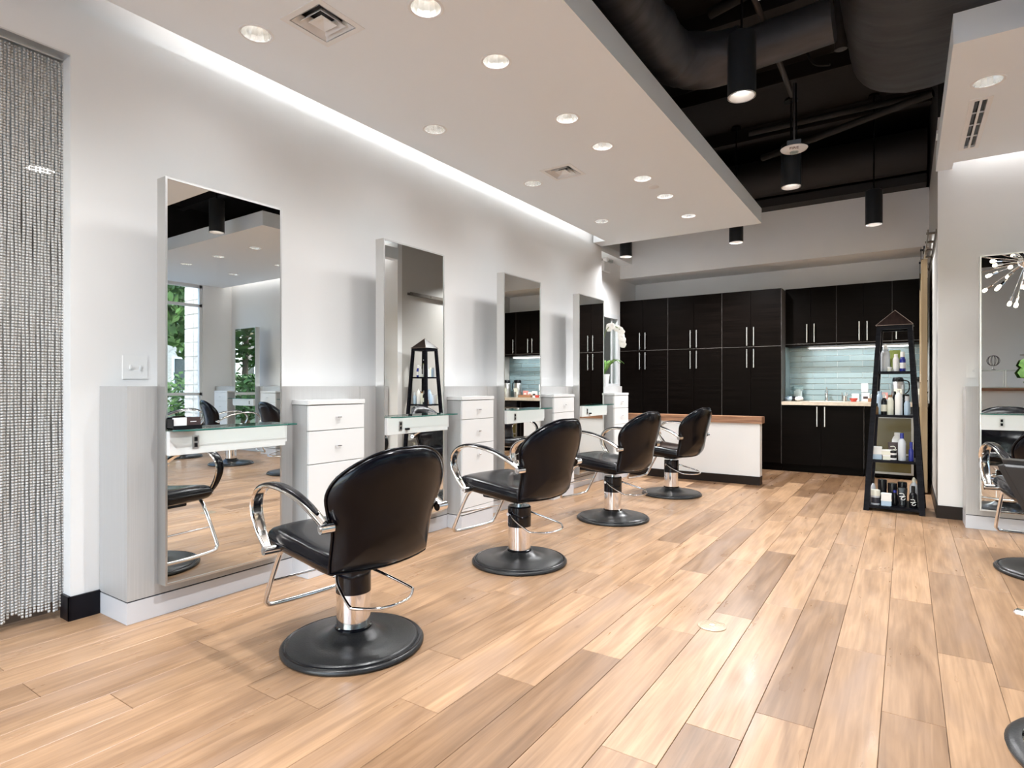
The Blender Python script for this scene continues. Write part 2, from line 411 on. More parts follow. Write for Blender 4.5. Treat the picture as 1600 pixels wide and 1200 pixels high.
# ------------------------------------------------------------------ soffits (dropped white ceilings) with real holes for the lamps
lights_left = [(-2.885, 1.86), (-1.985, 2.2), (-1.975, 2.79), (-2.87, 3.28), (-1.98, 3.66), (-1.98, 4.24), (-2.88, 4.66), (-1.985, 5.1), (-1.985, 5.7), (-2.0, 6.5), (-2.885, 6.16), (-1.98, .8), (-2.885, .4), (-1.98, -.7), (-2.885, -1.1)]
vents_left = [(-2.515, 2.0), (-2.51, 4.56)]
sl = struct(Bs('ceiling_soffit_left', ceil_white, [(-3.09, -1.39, -3, 7.26, 3.03, 3.2)]))
def cyl_cut(x, y, r=.075, z0=3.0, z1=3.17):
    return lambda bm: lathe(bm, [(r, z0), (r, z1)], 24, (x, y))
def box_cut(x0, x1, y0, y1, z0=3.0, z1=3.14): return lambda bm: box(bm, x0, x1, y0, y1, z0, z1)
cut(sl, [cyl_cut(*p) for p in lights_left] + [box_cut(x - .13, x + .13, y - .13, y + .13) for x, y in vents_left])
struct(Bs('ceiling_soffit_left_lip', ceil_white, [(-3.24, -3.09, .8, 7.02, 3.03, 3.05), (-3.41, -3.09, 7.02, 7.26, 3.03, 3.2), (-3.41, -3.09, -3, .8, 3.03, 3.2), (-3.44, -3.09, .8, 7.02, 3.30, 3.33), (-3.12, -3.09, .8, 7.02, 3.05, 3.3)]))
struct(Bs('ceiling_soffit_left_fascia', fascia_lit, [(-1.39, -1.388, -3, 7.26, 3.03, 3.2)]))
lights_right = [(.42, 4.66), (.80, 5.54), (1.35, 4.66), (2.28, 4.66), (3.2, 4.66), (2.1, 5.54), (3.4, 5.54), (4.1, 4.66)]
sr = struct(Bs('ceiling_soffit_right', ceil_white, [(.215, 4.9, 4.05, 6.19, 3.03, 3.2)]))
cut(sr, [cyl_cut(*p) for p in lights_right] + [box_cut(.375, .445, 4.93, 5.86)])
struct(Bs('ceiling_soffit_right_lip', ceil_white, [(.215, .33, 6.19, 6.36, 3.03, 3.2), (.33, 4.9, 6.19, 6.21, 3.06, 3.2), (.215, 4.9, 6.19, 6.36, 3.3, 3.33)]))
struct(Bs('ceiling_soffit_front', ceil_white, [(-.6, .55, -3, 3.06, 3.03, 3.2)]))

# cove lights
t = thing('cove_light', 'hidden warm light strip in the ceiling slot along the long left wall', 'light', (-3.17, 4.2, 3.055))
B('light_strip', led_m, -.012, .012, -2.65, 2.75, 0, .006, t)
t = thing('cove_light', 'hidden warm light strip in the ceiling slot above the right-hand wall', 'light', (2.6, 6.24, 3.215))
B('light_strip', led_m, -2.2, 2.2, -.012, .012, 0, .006, t)

# recessed downlights
def downlight(x, y, label, w, group, cone=155):
    t = thing('downlight', label, 'light', (x, y, 3.03), 0, group)
    L_('trim_ring', plastic_white, [(.0745, .02), (.0745, -.001), (.084, -.004), (.090, -.002), (.090, .0), (.076, .0)], t, 28, closed=True)
    bm = bmesh.new(); prof = [(.074, .0), (.070, .03), (.060, .07), (.045, .10)]
    rows = [[bm.verts.new((r * (1 + .02 * (i % 2)) * math.cos(math.pi * i / 14), r * (1 + .02 * (i % 2)) * math.sin(math.pi * i / 14), z)) for i in range(28)] for r, z in prof]
    for a, b in zip(rows, rows[1:]): bridge(bm, a, b)
    obj('reflector', bm, reflector, t, smooth=False)
    L_('bulb', lamp_m, [(.0, .088), (.035, .092), (.04, .11), (0, .112)], t, 16)
    if w: spot(t, (0, 0, -.012), w, cone, r=.2, blend=1)
def nth(i): return ['nearest', 'second', 'third', 'fourth', 'fifth', 'sixth', 'seventh', 'eighth', 'ninth'][i]
LL = {(-1.98, .8): 'aisle row downlight just out of view above the photo', (-2.885, .4): 'wall row downlight out of view, above the bead curtain', (-1.98, -.7): 'aisle row downlight behind the camera', (-2.885, -1.1): 'wall row downlight behind the camera',
      (-2.885, 1.86): 'round recessed downlight nearest the camera, left of the large square vent', (-1.985, 2.2): 'round recessed downlight cut by the top photo edge, right of the large vent',
      (-1.975, 2.79): 'second round recessed downlight of the right-hand row on the left white soffit', (-2.87, 3.28): 'dim second downlight of the row beside the left cove slot',
      (-1.98, 3.66): 'third round downlight of the right-hand row, before the small square vent', (-1.98, 4.24): 'fourth round downlight of the right-hand row, right of the small square vent',
      (-2.88, 4.66): 'round downlight just left below the small square vent', (-1.985, 5.1): 'round downlight just before the small blank ceiling disc', (-1.985, 5.7): 'round downlight just past the small blank ceiling disc',
      (-2.0, 6.5): 'farthest round downlight of the right-hand row, near the soffit corner', (-2.885, 6.16): 'farthest round downlight beside the left cove slot, near the soffit end'}
for p in lights_left: downlight(*p, LL[p], SPOT_W * (WALL_ROW if p[0] < -2.5 else 1.4 if p[1] < 1 else .70), 'downlights in the left soffit')
LR = {(1.35, 4.66): 'right soffit downlight, second of the front row, seen in the first mirror', (2.28, 4.66): 'right soffit downlight, third of the front row, seen in the first mirror',
      (3.2, 4.66): 'right soffit downlight, fourth of the front row, seen in the first mirror', (4.1, 4.66): 'right soffit downlight nearest the side windows, front row',
      (2.1, 5.54): 'right soffit downlight above the middle right-hand mirror, back row', (3.4, 5.54): 'right soffit downlight above the corner mirror, back row', (.42, 4.66): 'round recessed downlight beside the slotted vent in the right white soffit', (.80, 5.54): 'round downlight at the right photo edge in the right soffit'}
for p in lights_right: downlight(*p, LR[p], RIGHT_SPOT * (.9 if p[1] > 5 else 1.3), 'downlights in the right soffit', 108)
# blank disc
tag(L_('ceiling_disc', plastic_white, [(.0, .0), (.048, 0), (.05, -.003), (.045, -.006), (0, -.007)][::-1], None, 24, (-1.98, 5.37, 3.03)), 'small blank white disc between two downlights on the left soffit', 'cover plate')
# square diffusers
for (x, y), lab in zip(vents_left, ('large square ceiling vent with nested cones near the top of the photo', 'small far square ceiling vent on the left white soffit')):
    t = thing('ceiling_vent', lab, 'vent', (x, y, 3.03), 0, 'square ceiling vents')
    def sqring(a0, z0, a1, z1, th=.004):
        bm = bmesh.new(); rows = []
        for a, z in ((a0, z0), (a1, z1), (a1, z1 + th), (a0, z0 + th)):
            rows.append([bm.verts.new(v) for v in ((-a, -a, z), (a, -a, z), (a, a, z), (-a, a, z))])
        for q in range(4): bridge(bm, rows[q], rows[(q + 1) % 4])
        return bm
    obj('frame', sqring(.15, -.003, .118, -.003), plastic_white, t, smooth=False)
    obj('cone', sqring(.112, -.002, .082, .035), plastic_white, t, smooth=False)
    obj('cone', sqring(.080, -.002, .052, .032), plastic_white, t, smooth=False)
    obj('cone', sqring(.050, -.002, .0015, .022), plastic_white, t, smooth=False)
    B('throat', joint_m, -.128, .128, -.128, .128, .07, .09, t)
t = thing('linear_vent', 'long white vent with two black slots in the right soffit', 'vent', (.41, 5.395, 3.03))
Bs('frame', plastic_white, [(-.062, -.034, -.50, .50, -.004, .002), (.034, .062, -.50, .50, -.004, .002), (-.007, .007, -.46, .46, -.004, .004), (-.034, .034, -.50, -.463, -.004, .002), (-.034, .034, .463, .50, -.004, .002)], t)
for i in range(2): B('slot_blade', plastic_black, -.03 + i * .04, -.012 + i * .04, -.46, .46, .012, .02, t)
for i in range(3): B('bridge', plastic_white, -.034, .034, -.24 + i * .23, -.236 + i * .23, -.001, .008, t)
B('throat', joint_m, -.033, .033, -.462, .462, .06, .08, t)

# ------------------------------------------------------------------ styling stations
# local frame: x runs along the wall, the wall is at +y, the room at -y
def mirror_unit(loc, rz, label, group='tall station mirrors', tw=0):
    t = thing('station_mirror', label, 'mirror', loc, rz, group)
    Bs('frame', alu, [(0, .010, -.08, -.0005, .165, 2.185), (.640, .65, -.08, -.0005, .165, 2.185), (.010, .640, -.08, -.0005, .165, .175), (.010, .640, -.08, -.0005, 2.175, 2.185), (.01, .64, -.012, -.001, .175, 2.175)], t)
    g = B('mirror_glass', mirror_m, -.315, .315, -.004, .004, .175, 2.175, t); g.location = (.325, -.0725, 0); g.rotation_euler[2] = R(tw)
    return t
def shelf_unit(loc, rz, label, outlet='slim', group='glass topped station shelves'):
    t = thing('station_shelf', label, 'shelf', loc, rz, group)
    B('drawer_box', white_lac, .004, .652, -.112, -.0805, .808, .928, t, .0015)
    B('end_step', white_lac, .652, .662, -.112, -.0805, .83, .928, t)
    bm = bmesh.new()
    pts = [(0, -.0805), (.0, -.15), (.05, -.20), (.665, -.20), (.665, -.0805)]
    a = [bm.verts.new((x, y, .9285)) for x, y in pts]; b = [bm.verts.new((x, y, .9385)) for x, y in pts]
    bm.faces.new(a[::-1]); bm.faces.new(b); bridge(bm, a, b)
    gt = obj('glass_top', bm, shelf_glass, t, smooth=False)
    T_('glass_edge', glass_edge, [(.001, -.15, .9335), (.05, -.2, .9335), (.665, -.2, .9335), (.665, -.082, .9335)], .0038, gt, 6)
    o = B('outlet', steel, .115, .147, -.116, -.1122, .835, .90, t, .001)
    Bs('socket', plastic_black, [(.123, .139, -.1172, -.1160, .872, .893), (.123, .139, -.1172, -.1160, .842, .863)], o)
    if outlet == 'plug':
        B('plug', plastic_black, .175, .205, -.135, -.1122, .835, .85, t, .002)
    return t
def drawer_unit(loc, rz, label, group='white drawer units'):
    t = thing('drawer_unit', label, 'drawer unit', loc, rz, group)
    B('body', laminate, .002, .434, -.135, -.0005, .115, 1.035, t)
    B('plinth', plinth_m, .002, .434, -.150, -.0005, .001, .108, t)
    B('top', white_lac, -.003, .440, -.158, -.0005, 1.038, 1.066, t, .002)
    for z0, z1, zh in ((.882, 1.033, .958), (.682, .878, .780), (.163, .678, .588)):
        d = B('drawer', white_lac, .003, .434, -.155, -.136, z0, z1, t, .0015)
        bm = bmesh.new(); tube(bm, [(.203, -.1555, zh), (.203, -.172, zh), (.233, -.172, zh), (.233, -.1555, zh)], .004, 8); obj('pull', bm, chrome, d)
    B('bottom_panel', white_lac, .003, .434, -.155, -.136, .116, .159, t, .0015)
    return t
def console(loc, rz, length, seams, label, name='station_console'):
    t = thing(name, label, 'console', loc, rz)
    e = [0] + seams + [length]
    for a, b in zip(e, e[1:]): B('front_panel', laminate, a + (.001 if a else 0), b - .001, .0, .02, .112, 1.15, t)
    B('end_panel', laminate, 0, .02, .021, .295, .112, 1.15, t)
    Bs('carcass', joint_m, [(.022, length - .022, .022, .295, .112, 1.10)], t)
    B('top_panel', laminate, .02, length, .021, .295, 1.10, 1.125, t)
    B('plinth', plinth_m, 0, length, .0, .295, .001, .105, t)
    B('plinth_joint', joint_m, .004, length, .004, .295, .105, .112, t)
    B('light_strip', led_cool, .25, length - .55, .13, .155, 1.126, 1.132, t)
    return t
LM = [1.466, 2.925, 4.405, 5.885]
R90 = R(90)
console((-3.11, 1.328, 0), R90, 5.93, [1.452, 2.93, 4.40], 'long grey wood-grain console along the left wall behind four mirrors')
ords = ['first', 'second', 'third', 'fourth']
for i, y in enumerate(LM):
    mirror_unit((-3.11, y, 0), R90, ['tall framed mirror nearest the camera on the left wall', 'second tall mirror from the camera, reflecting the product tower', 'third tall mirror from the camera, reflecting the coffee counter', 'farthest tall mirror on the left wall, reflecting dark cabinets'][i], tw=-.5 if i == 0 else 0)
    shelf_unit((-3.11, y, 0), R90, ['white shelf with glass top on the nearest left mirror', 'white shelf with glass top on the second left mirror, small black plug', 'white shelf with glass top on the third left mirror', 'white shelf with glass top on the farthest left mirror'][i], 'plug' if i in (1, 3) else 'slim')
    drawer_unit((-3.11, y + .778, 0), R90, ['white drawer unit between the first and second left mirrors', 'white drawer unit between the second and third left mirrors', 'white drawer unit between the third and fourth left mirrors', 'farthest white drawer unit, past the fourth left mirror'][i])
RM = [.485, 1.96, 3.434]
console((.40, 6.03, 0), 0, 4.49, [1.45, 2.92], 'grey wood-grain console at the right edge, against the right-hand wall')
for i, x in enumerate(RM):
    mirror_unit((x, 6.03, 0), 0, ['tall mirror at the right photo edge, reflecting a starburst chandelier', 'tall mirror on the right-hand wall, middle of three', 'tall mirror in the right-hand corner, seen inside the first left mirror'][i], 'right wall mirrors')
    shelf_unit((x, 6.03, 0), 0, ['white glass-topped shelf on the mirror at the right photo edge', 'white glass-topped shelf on the middle right-hand mirror', 'white glass-topped shelf on the corner mirror of the right-hand wall'][i], 'slim', 'right wall shelves')
    drawer_unit((x + .765, 6.03, 0), 0, ['white drawer unit right of the mirror at the photo edge', 'white drawer unit between middle and corner mirrors on the right-hand wall', 'white drawer unit in the right-hand corner'][i], 'right wall drawer units')

# ------------------------------------------------------------------ salon chairs (face local +y)
def fillet(bm, *a): pass
def make_chair(label):
    t = thing('salon_chair', label, 'chair', (0, 0, 0), 0, 'black salon chairs')
    b = L_('base_plate', rubber, [(0, .0), (.300, .0), (.310, .006), (.311, .014), (.304, .022), (.290, .026), (.286, .024), (.281, .030), (.272, .034), (.18, .036), (.14, .042), (.112, .055), (.095, .070), (.082, .078), (0, .078)], t, 56, ang=50)
    L_('base_rim', plastic_black, [(.2835, .0245), (.291, .0285), (.2985, .0265), (.300, .020)], b, 56, closed=True)
    L_('column', chrome, [(0, .07), (.074, .07), (.074, .24), (0, .24)], t, 32)
    L_('column_collar', gloss_black, [(.0745, .075), (.080, .077), (.080, .087), (.0745, .09)], t, 32, closed=True)
    L_('pump_sleeve', gloss_black, [(0, .238), (.0765, .238), (.0765, .362), (.070, .370), (0, .370)], t, 32)
    up = []
    up.append(L_('piston', chrome, [(0, .34), (.019, .34), (.019, .43), (0, .43)], t, 16))
    lev = [(-.078, .01, .325), (-.115, -.06, .30), (-.155, -.20, .262), (-.145, -.235, .255), (-.08, -.29, .25), (0, -.305, .248), (.08, -.29, .25), (.145, -.235, .255), (.155, -.20, .262), (.115, -.06, .30), (.078, .01, .325)]
    o = T_('pump_lever', chrome, smooth_path(lev, 4), .0065, t, 8)
    T_('lever_axle', chrome, [(-.1, .012, .325), (.1, .012, .325)], .011, o, 10)
    # seat
    ol = outline([(-.252, .26), (-.21, .335), (0, .352), (.21, .335), (.252, .26), (.25, 0), (.245, -.17), (.21, -.205), (0, -.205), (-.21, -.205), (-.245, -.17), (-.25, 0)], 60)
    tilt = lambda y: .495 + .085 * (y - .05)
    def top(x, y, r): return (x, y, tilt(y) + .050 * max(0, 1 - r ** 12) ** .5 - .010 * math.exp(-((y + .02) ** 2 + x * x) / .03))
    def bot(x, y, r): return (x, y, tilt(y) - .052 * max(0, 1 - r ** 10) ** .5)
    bm = bmesh.new(); pillow(bm, ol, (0, .04), top, bot, 9); s = obj('seat', bm, vinyl, t, ang=80); up.append(s)
    bm = bmesh.new(); tube(bm, [(x * 1.004, y * 1.004, tilt(y)) for x, y in ol], .004, 6, closed=True); obj('piping', bm, vinyl, s, ang=80)
    up.append(Bs('seat_mount', plastic_black, [(-.16, .16, -.12, .18, .425, .452), (-.05, .05, -.06, .06, .40, .43)], t, .004))
    # backrest: outline in x-z
    zb = .450
    ol = outline([(0, .946), (.10, .940), (.19, .905), (.262, .845), (.288, .775), (.272, .70), (.246, .63), (.242, .55), (.240, .47), (.215, zb + .004), (0, zb - .004), (-.215, zb + .004), (-.240, .47), (-.242, .55), (-.246, .63), (-.272, .70), (-.288, .775), (-.262, .845), (-.19, .905), (-.10, .940)], 80)
    by = lambda x, z: -.242 - .145 * max(0, z - .46) / .48 * (.5 + .5 * max(0, z - .46) / .48) + .8 * x * x
    def fr(x, z, r): return (x, by(x, z) + .030 * max(0, 1 - r ** 6) ** .5 + .012 * math.exp(-((z - .64) / .08) ** 2) * (1 - r * r), z)
    def bk(x, z, r): return (x, by(x, z) - .052 * max(0, 1 - r ** 5) ** .5 - .022 * max(0, 1 - r * r) * math.exp(-((z - .56) / .14) ** 2), z)
    bm = bmesh.new(); pillow(bm, ol, (0, .69), fr, bk, 10); s = obj('backrest', bm, vinyl, t, ang=80); up.append(s)
    bm = bmesh.new(); tube(bm, [(x * 1.01, by(x, z) - .004, z + (.002 if z > .7 else -.002)) for x, z in ol], .0055, 6, closed=True); obj('piping', bm, vinyl, s, ang=80)
    # arms
    for sx in (-1, 1):
        X = .292 * sx
        path = smooth_path([(X, -.262, .655), (X, -.17, .702), (X, -.06, .742), (X, .06, .765), (X, .18, .768), (X, .265, .742), (X, .312, .690), (X, .312, .630), (X, .275, .560), (X, .235, .515), (X, .205, .487)], 4)
        n = len(path); w = [.038 + .024 * math.sin(math.pi * i / (n - 1)) for i in range(n)]
        bm = bmesh.new(); band(bm, path, w, [.020 - .006 * math.sin(math.pi * i / (n - 1)) for i in range(n)]); a = obj('arm', bm, warm_chrome, t, ang=60); up.append(a)
        pp = []
        for q in range(3, 37):
            tt = (path[q + 1] - path[q - 1]).normalized(); pp.append(path[q] + Vector((0, -tt.z, tt.y)) * .0095)
        m_ = len(pp)
        bm = bmesh.new(); band(bm, pp, [.014 + .034 * math.sin(math.pi * i / (m_ - 1)) ** .6 for i in range(m_)], .013); obj('arm_pad', bm, vinyl, a, ang=60)
        T_('arm_bracket', chrome, [(X + .024 * sx, -.258, .652), (.262 * sx, -.262, .652)], .019, a, 14)
        T_('arm_bracket', chrome, [(X + .024 * sx, .203, .485), (.236 * sx, .203, .485)], .019, a, 14)
        for q in ((-.258, .652), (.203, .485)): T_('bolt', steel, [(X + .028 * sx, *q), (X + .0245 * sx, *q)], .009, a, 6)
    # footrest
    fp = [(-.205, .20, .472), (-.205, .27, .44), (-.205, .40, .215), (-.195, .418, .180), (-.165, .425, .163), (0, .43, .158), (.165, .425, .163), (.195, .418, .180), (.205, .40, .215), (.205, .27, .44), (.205, .20, .472)]
    f = T_('footrest', chrome, smooth_path(fp, 4), .0115, t, 10); up.append(f)
    T_('crossbar', chrome, [(-.203, .352, .30), (.203, .352, .30)], .006, f, 8)
    return t, up
def shift_upper(t, names, dz):
    for c in t.children:
        if c.name.split('.')[0] in names: c.location.z += dz
UP = ('piston', 'seat', 'seat_mount', 'backrest', 'arm', 'footrest')
ch0, _ = make_chair('black salon chair with chrome arms nearest the camera, before the first mirror')
cs = [((-2.055, 1.80), 82, -.045), ((-2.11, 3.245), 82, 0), ((-2.12, 4.75), 80, -.01), ((-2.08, 6.17), 79, -.02), ((.77, 4.82), 8, .0), ((2.28, 4.85), 14, 0), ((3.75, 4.85), 24, 0)]
labs = [None, 'second black salon chair from the camera, before the second left mirror', 'third black salon chair from the camera, before the third left mirror',
        'farthest black salon chair, before the low white partition', 'black salon chair cut by the right photo edge, one chrome arm before the right mirror',
        'black salon chair at the middle right-hand mirror, seen in the first left mirror', 'black salon chair at the corner right-hand mirror, seen in the first left mirror']
chairs = [ch0]
for (p, yaw, dz), lab in list(zip(cs, labs))[1:]:
    chairs.append(dup(ch0, (*p, 0), R(yaw), lab)); shift_upper(chairs[-1], UP, dz)
ch0.location = (*cs[0][0], 0); ch0.rotation_euler[2] = R(cs[0][1]); shift_upper(ch0, UP, cs[0][2])

# second kind of chair at the lower right edge
t = thing('reception_chair', 'charcoal upholstered chair on a polished round base, cut by the lower right edge', 'chair', (.585, 2.46, 0), R(-20))
L_('base_ring', rubber, [(.27, 0), (.318, 0), (.322, .012), (.31, .024), (.278, .03), (.27, .02)], t, 56, closed=True)
L_('base_dome', chrome, [(0, .004), (.272, .004), (.280, .028), (.22, .05), (.10, .075), (.05, .09), (0, .09)][::1], t, 56, ang=60)
L_('column', chrome, [(0, .08), (.035, .08), (.035, .44), (0, .44)], t, 24)
def flare(z0, z1, a0, a1, b0, b1, yc0, yc1):
    bm = bmesh.new(); rows = []
    for z, a, b, yc in ((z0, a0, b0, yc0), (z1, a1, b1, yc1)):
        rows.append([bm.verts.new(v) for v in ((-a, yc - b, z), (a, yc - b, z), (a, yc + b, z), (-a, yc + b, z))])
    bridge(bm, *rows); bm.faces.new(rows[0][::-1]); bm.faces.new(rows[1])
    bmesh.ops.bevel(bm, geom=list(bm.edges), offset=.02, segments=3, affect='EDGES'); return bm
obj('seat', flare(.44, .54, .12, .20, .18, .22, 0, .02), vinyl_grey, t, ang=40)
obj('backrest', flare(.50, .935, .10, .275, .035, .05, -.20, -.30), vinyl_grey, t, ang=40)
T_('footrest', chrome, smooth_path([(-.12, .2, .43), (-.16, .36, .34), (0, .40, .32), (.16, .36, .34), (.12, .2, .43)], 4), .011, t, 10)
B('tilt_lever', chrome, -.30, -.08, -.03, .0, .40, .415, t, .004)

# ------------------------------------------------------------------ kitchen
FY = 8.69
def bar_handle(d, x, y, z0, z1):
    bm = bmesh.new(); tube(bm, [(x, y - .03, z0), (x, y - .03, z1)], .0075, 10)
    for z in (z0 + .03, z1 - .03): tube(bm, [(x, y, z), (x, y - .03, z)], .005, 8)
    obj('handle', bm, alu, d)
tb = [-3.76, -3.378, -2.984, -2.595, -2.193, -1.805, -1.408]
tl = ['tall black-brown cabinet nearest the orchid, leftmost of three', 'middle tall black-brown cabinet behind the low partition', 'tall black-brown cabinet beside the sink counter, rightmost of three']
for i in range(3):
    x0, xm, x1 = tb[2 * i] + .002, tb[2 * i + 1], tb[2 * i + 2] - .002
    t = thing('tall_cabinet', tl[i], 'cabinet', (xm, FY, 0), 0, 'tall black-brown cabinets')
    x0 -= xm; x1 -= xm
    B('body', espresso, x0, x1, .02, .64, .10, 2.485, t); B('toe_kick', espresso, x0, x1, .05, .6, .001, .10, t)
    for a, b, hx in ((x0, 0, -.045), (0, x1, .045)):
        for z0, z1, h0, h1 in ((.104, 1.697, 1.41, 1.668), (1.703, 2.483, 1.715, 1.972)):
            d = B('door', espresso, a + .002, b - .002, 0, .0195, z0, z1, t, .001); bar_handle(d, hx, 0, h0, h1)
    B('edge_strip', espresso_edge, x1 - .002, x1 + .001, -.001, .64, .10, 2.485, t); B('edge_strip', espresso_edge, x0 + .002, x1 - .004, -.0015, .018, 1.6975, 1.7025, t)
ub = [(-1.405, -1.087, -.778), (-.778, -.468, -.15), (-.15, None, .225)]
ul = ['wall cabinet over the sink, left of the product tower', 'wall cabinet behind the tip of the product tower', 'single-door wall cabinet beside the barn door']
for i, (x0, xm, x1) in enumerate(ub):
    t = thing('wall_cabinet', 'black-brown ' + ul[i], 'cabinet', (x0, 8.98, 1.70), 0, 'black-brown wall cabinets')
    w = x1 - x0 - .002
    B('body', espresso, 0, w, .02, .36, .03, .80, t); B('light_rail', espresso, 0, w, .0, .36, 0, .03, t)
    ds = [(0, xm - x0, (xm - x0) - .045), (xm - x0, w, xm - x0 + .045)] if xm else [(0, w, .045)]
    for a, b, hx in ds:
        d = B('door', espresso, a + .002, b - .002, 0, .0195, .034, .80, t, .001); bar_handle(d, hx, 0, .03 + .02, .30)
    B('edge_strip', espresso_edge, -.001, .0012, -.0012, .02, .034, .80, t); B('edge_strip', espresso_edge, 0, w, -.0012, .0, .028, .034, t)
t = thing('base_cabinet', 'black-brown sink base cabinet with two doors under the counter', 'cabinet', (-.93, FY, 0))
B('body', espresso, -.475, .485, .02, .64, .10, .895, t); B('toe_kick', espresso, -.475, .485, .05, .6, .001, .10, t)
for a, b, hx in ((-.475, 0, -.045), (0, .485, .045)):
    d = B('door', espresso, a + .002, b - .002, 0, .0195, .104, .885, t, .001); bar_handle(d, hx, 0, .62, .88)
B('edge_strip', espresso_edge, .483, .486, -.001, .02, .104, .885, t)
t = thing('undercounter_cooler', 'undercounter cooler with steel framed glass door, behind the product tower', 'appliance', (-.08, FY, 0))
B('body', espresso, -.36, .30, .03, .64, .02, .895, t)
Bs('door_frame', mat('dull_steel', (.30, .29, .28), .35, 1), [(-.29, -.265, -.01, .029, .06, .78), (.13, .155, -.01, .029, .06, .78), (-.265, .13, -.01, .029, .06, .085), (-.265, .13, -.01, .029, .755, .78), (-.265, .13, -.01, .029, .30, .32)], t)
B('glass_door', mat('olive_tinted_glass', (.06, .048, .012), .15), -.265, .13, .0, .02, .085, .755, t)
B('control_panel', plastic_black, -.29, .155, -.012, .029, .785, .89, t)
# countertop and sink
t = thing('countertop', 'pale wood-tone kitchen countertop with inset sink', 'countertop', (-.59, 9.0, .90))
Bs('slab', counter_m, [(-.812, .815, -.345, -.18, 0, .045), (-.812, .815, .19, .34, 0, .045), (-.812, -.55, -.18, .19, 0, .045), (-.08, .815, -.18, .19, 0, .045)], t)
Bs('sink_bowl', steel, [(-.55, -.08, -.18, .19, .002, .006), (-.55, -.545, -.18, .19, .004, .046), (-.085, -.08, -.18, .19, .004, .046), (-.55, -.08, -.18, -.175, .004, .046), (-.55, -.08, .185, .19, .004, .046)], t)
t = thing('faucet', 'small chrome faucet behind the sink', 'faucet', (-.92, 9.24, .946))
L_('faucet_body', chrome, [(0, 0), (.028, 0), (.022, .02), (.018, .12), (.022, .14), (0, .15)], t, 16)
T_('spout', chrome, smooth_path([(0, 0, .10), (0, -.06, .125), (0, -.13, .11)], 4), .011, t, 8); T_('handle', chrome, [(0, 0, .14), (0, .01, .19)], .008, t, 8)
# tiles: every tile a piece of the back wall
til = B('tile_proto', tile_m, -.1500, .1500, -.008, 0, -.0363, .0363, None, .003); tm = [til.data, til.data.copy(), til.data.copy()]; tm[1].materials[0] = mat('blue_glass_tile_light', (.235, .325, .35), .2); tm[2].materials[0] = mat('blue_glass_tile_dark', (.205, .293, .318), .24); bpy.data.objects.remove(til)
gb = B('grout', grout_m, -1.405, .23, 9.341, 9.345, .946, 1.70, wb)
r = 0; z = .9475
while z < 1.69:
    h = min(.0770, 1.699 - z); x = -1.404 - (r % 2) * .152
    while x < .225:
        a, b = max(x, -1.404), min(x + .3035, .228)
        if b - a > .012:
            if b - a > .302 and h > .076:
                o = bpy.data.objects.new('tile', random.choice(tm)); C.objects.link(o); o.parent = wb; o.location = ((a + b) / 2, 9.341, z + .0386)
            else:
                B('tile', tile_m, a + .0012, b - .0012, 9.333, 9.341, z + .001, z + h - .001, wb, .0015)
        x += .304
    z += .0786; r += 1
t = thing('side_panel', 'blue-grey panel on the tall cabinet beside the counter', 'panel', (-1.406, 9.02, .946))
B('panel', tile_m, 0, .006, -.03, .31, .001, .752, t)  # thin panel in tile colour on the tall cabinet's side
t = thing('undercabinet_light', 'long thin light tube under the wall cabinets', 'light', (-.55, 9.20, 1.699))
B('housing', plastic_white, -.60, .60, -.03, .03, -.02, 0, t); B('tube', undercab_m, -.58, .58, -.035, .018, -.028, -.0205, t)
l = bpy.data.lights.new('tube_light', 'AREA'); l.shape = 'RECTANGLE'; l.size = 1.1; l.size_y = .05; l.energy = .8; l.color = (.93, .97, 1)
o = bpy.data.objects.new('tube_light', l); C.objects.link(o); o.parent = t; o.location = (0, 0, -.034)
t = thing('outlet', 'white wall outlet on the blue tiles left of the tower', 'outlet', (-.47, 9.333, 1.13)); B('plate', plastic_white, -.04, .04, -.006, -.0002, -.06, .06, t, .002)
Bs('socket', plastic_grey, [(-.014, .014, -.008, -.006, .008, .034), (-.014, .014, -.008, -.006, -.034, -.008)], t)
# counter clutter
t = thing('clear_bin', 'clear plastic bin standing at the left end of the counter', 'container', (-1.27, 9.18, .946)); bm = flare(0, .22, .065, .08, .06, .075, 0, 0); obj('bin', bm, clear_m, t); Bs('crumpled_liner', mat('frosted_liner', (.7, .74, .74), .6), [(-.05, .05, -.045, .05, .005, .16)], t, .02)
t = thing('dish_towel', 'crumpled black and white dish towel on the counter', 'towel', (-1.27, 8.92, .946))
for i, (x, y, m) in enumerate(((-.08, 0, plastic_pblue), (-.02, .02, plastic_black), (.05, -.02, print_white), (.02, .03, plastic_black))):
    bm = bmesh.new(); bmesh.ops.create_icosphere(bm, subdivisions=3, radius=1)
    for v in bm.verts:
        v.co = Vector((v.co.x * .055, v.co.y * .05, max(v.co.z, -.9) * .032 * (1 + .6 * noise.noise(v.co * 2 + Vector((i * 5, 0, 0)))))) + Vector((x, y, .032)); v.co.z = max(v.co.z, .001)
    obj('fold', bm, m, t, ang=80)
t = thing('utensil_cup', 'small chrome cup of utensils right of the faucet', 'cup', (-.70, 9.2, .946)); L_('cup', steel, [(0, 0), (.035, 0), (.035, .07), (.032, .07), (.031, .005), (0, .005)], t, 16)
for i in range(5): T_('utensil', chrome, [(.012 * math.cos(i * 1.3), .012 * math.sin(i * 1.3), .01), (.04 * math.cos(i * 1.3), .02 * math.sin(i * 1.3), .12)], .004, t, 6)
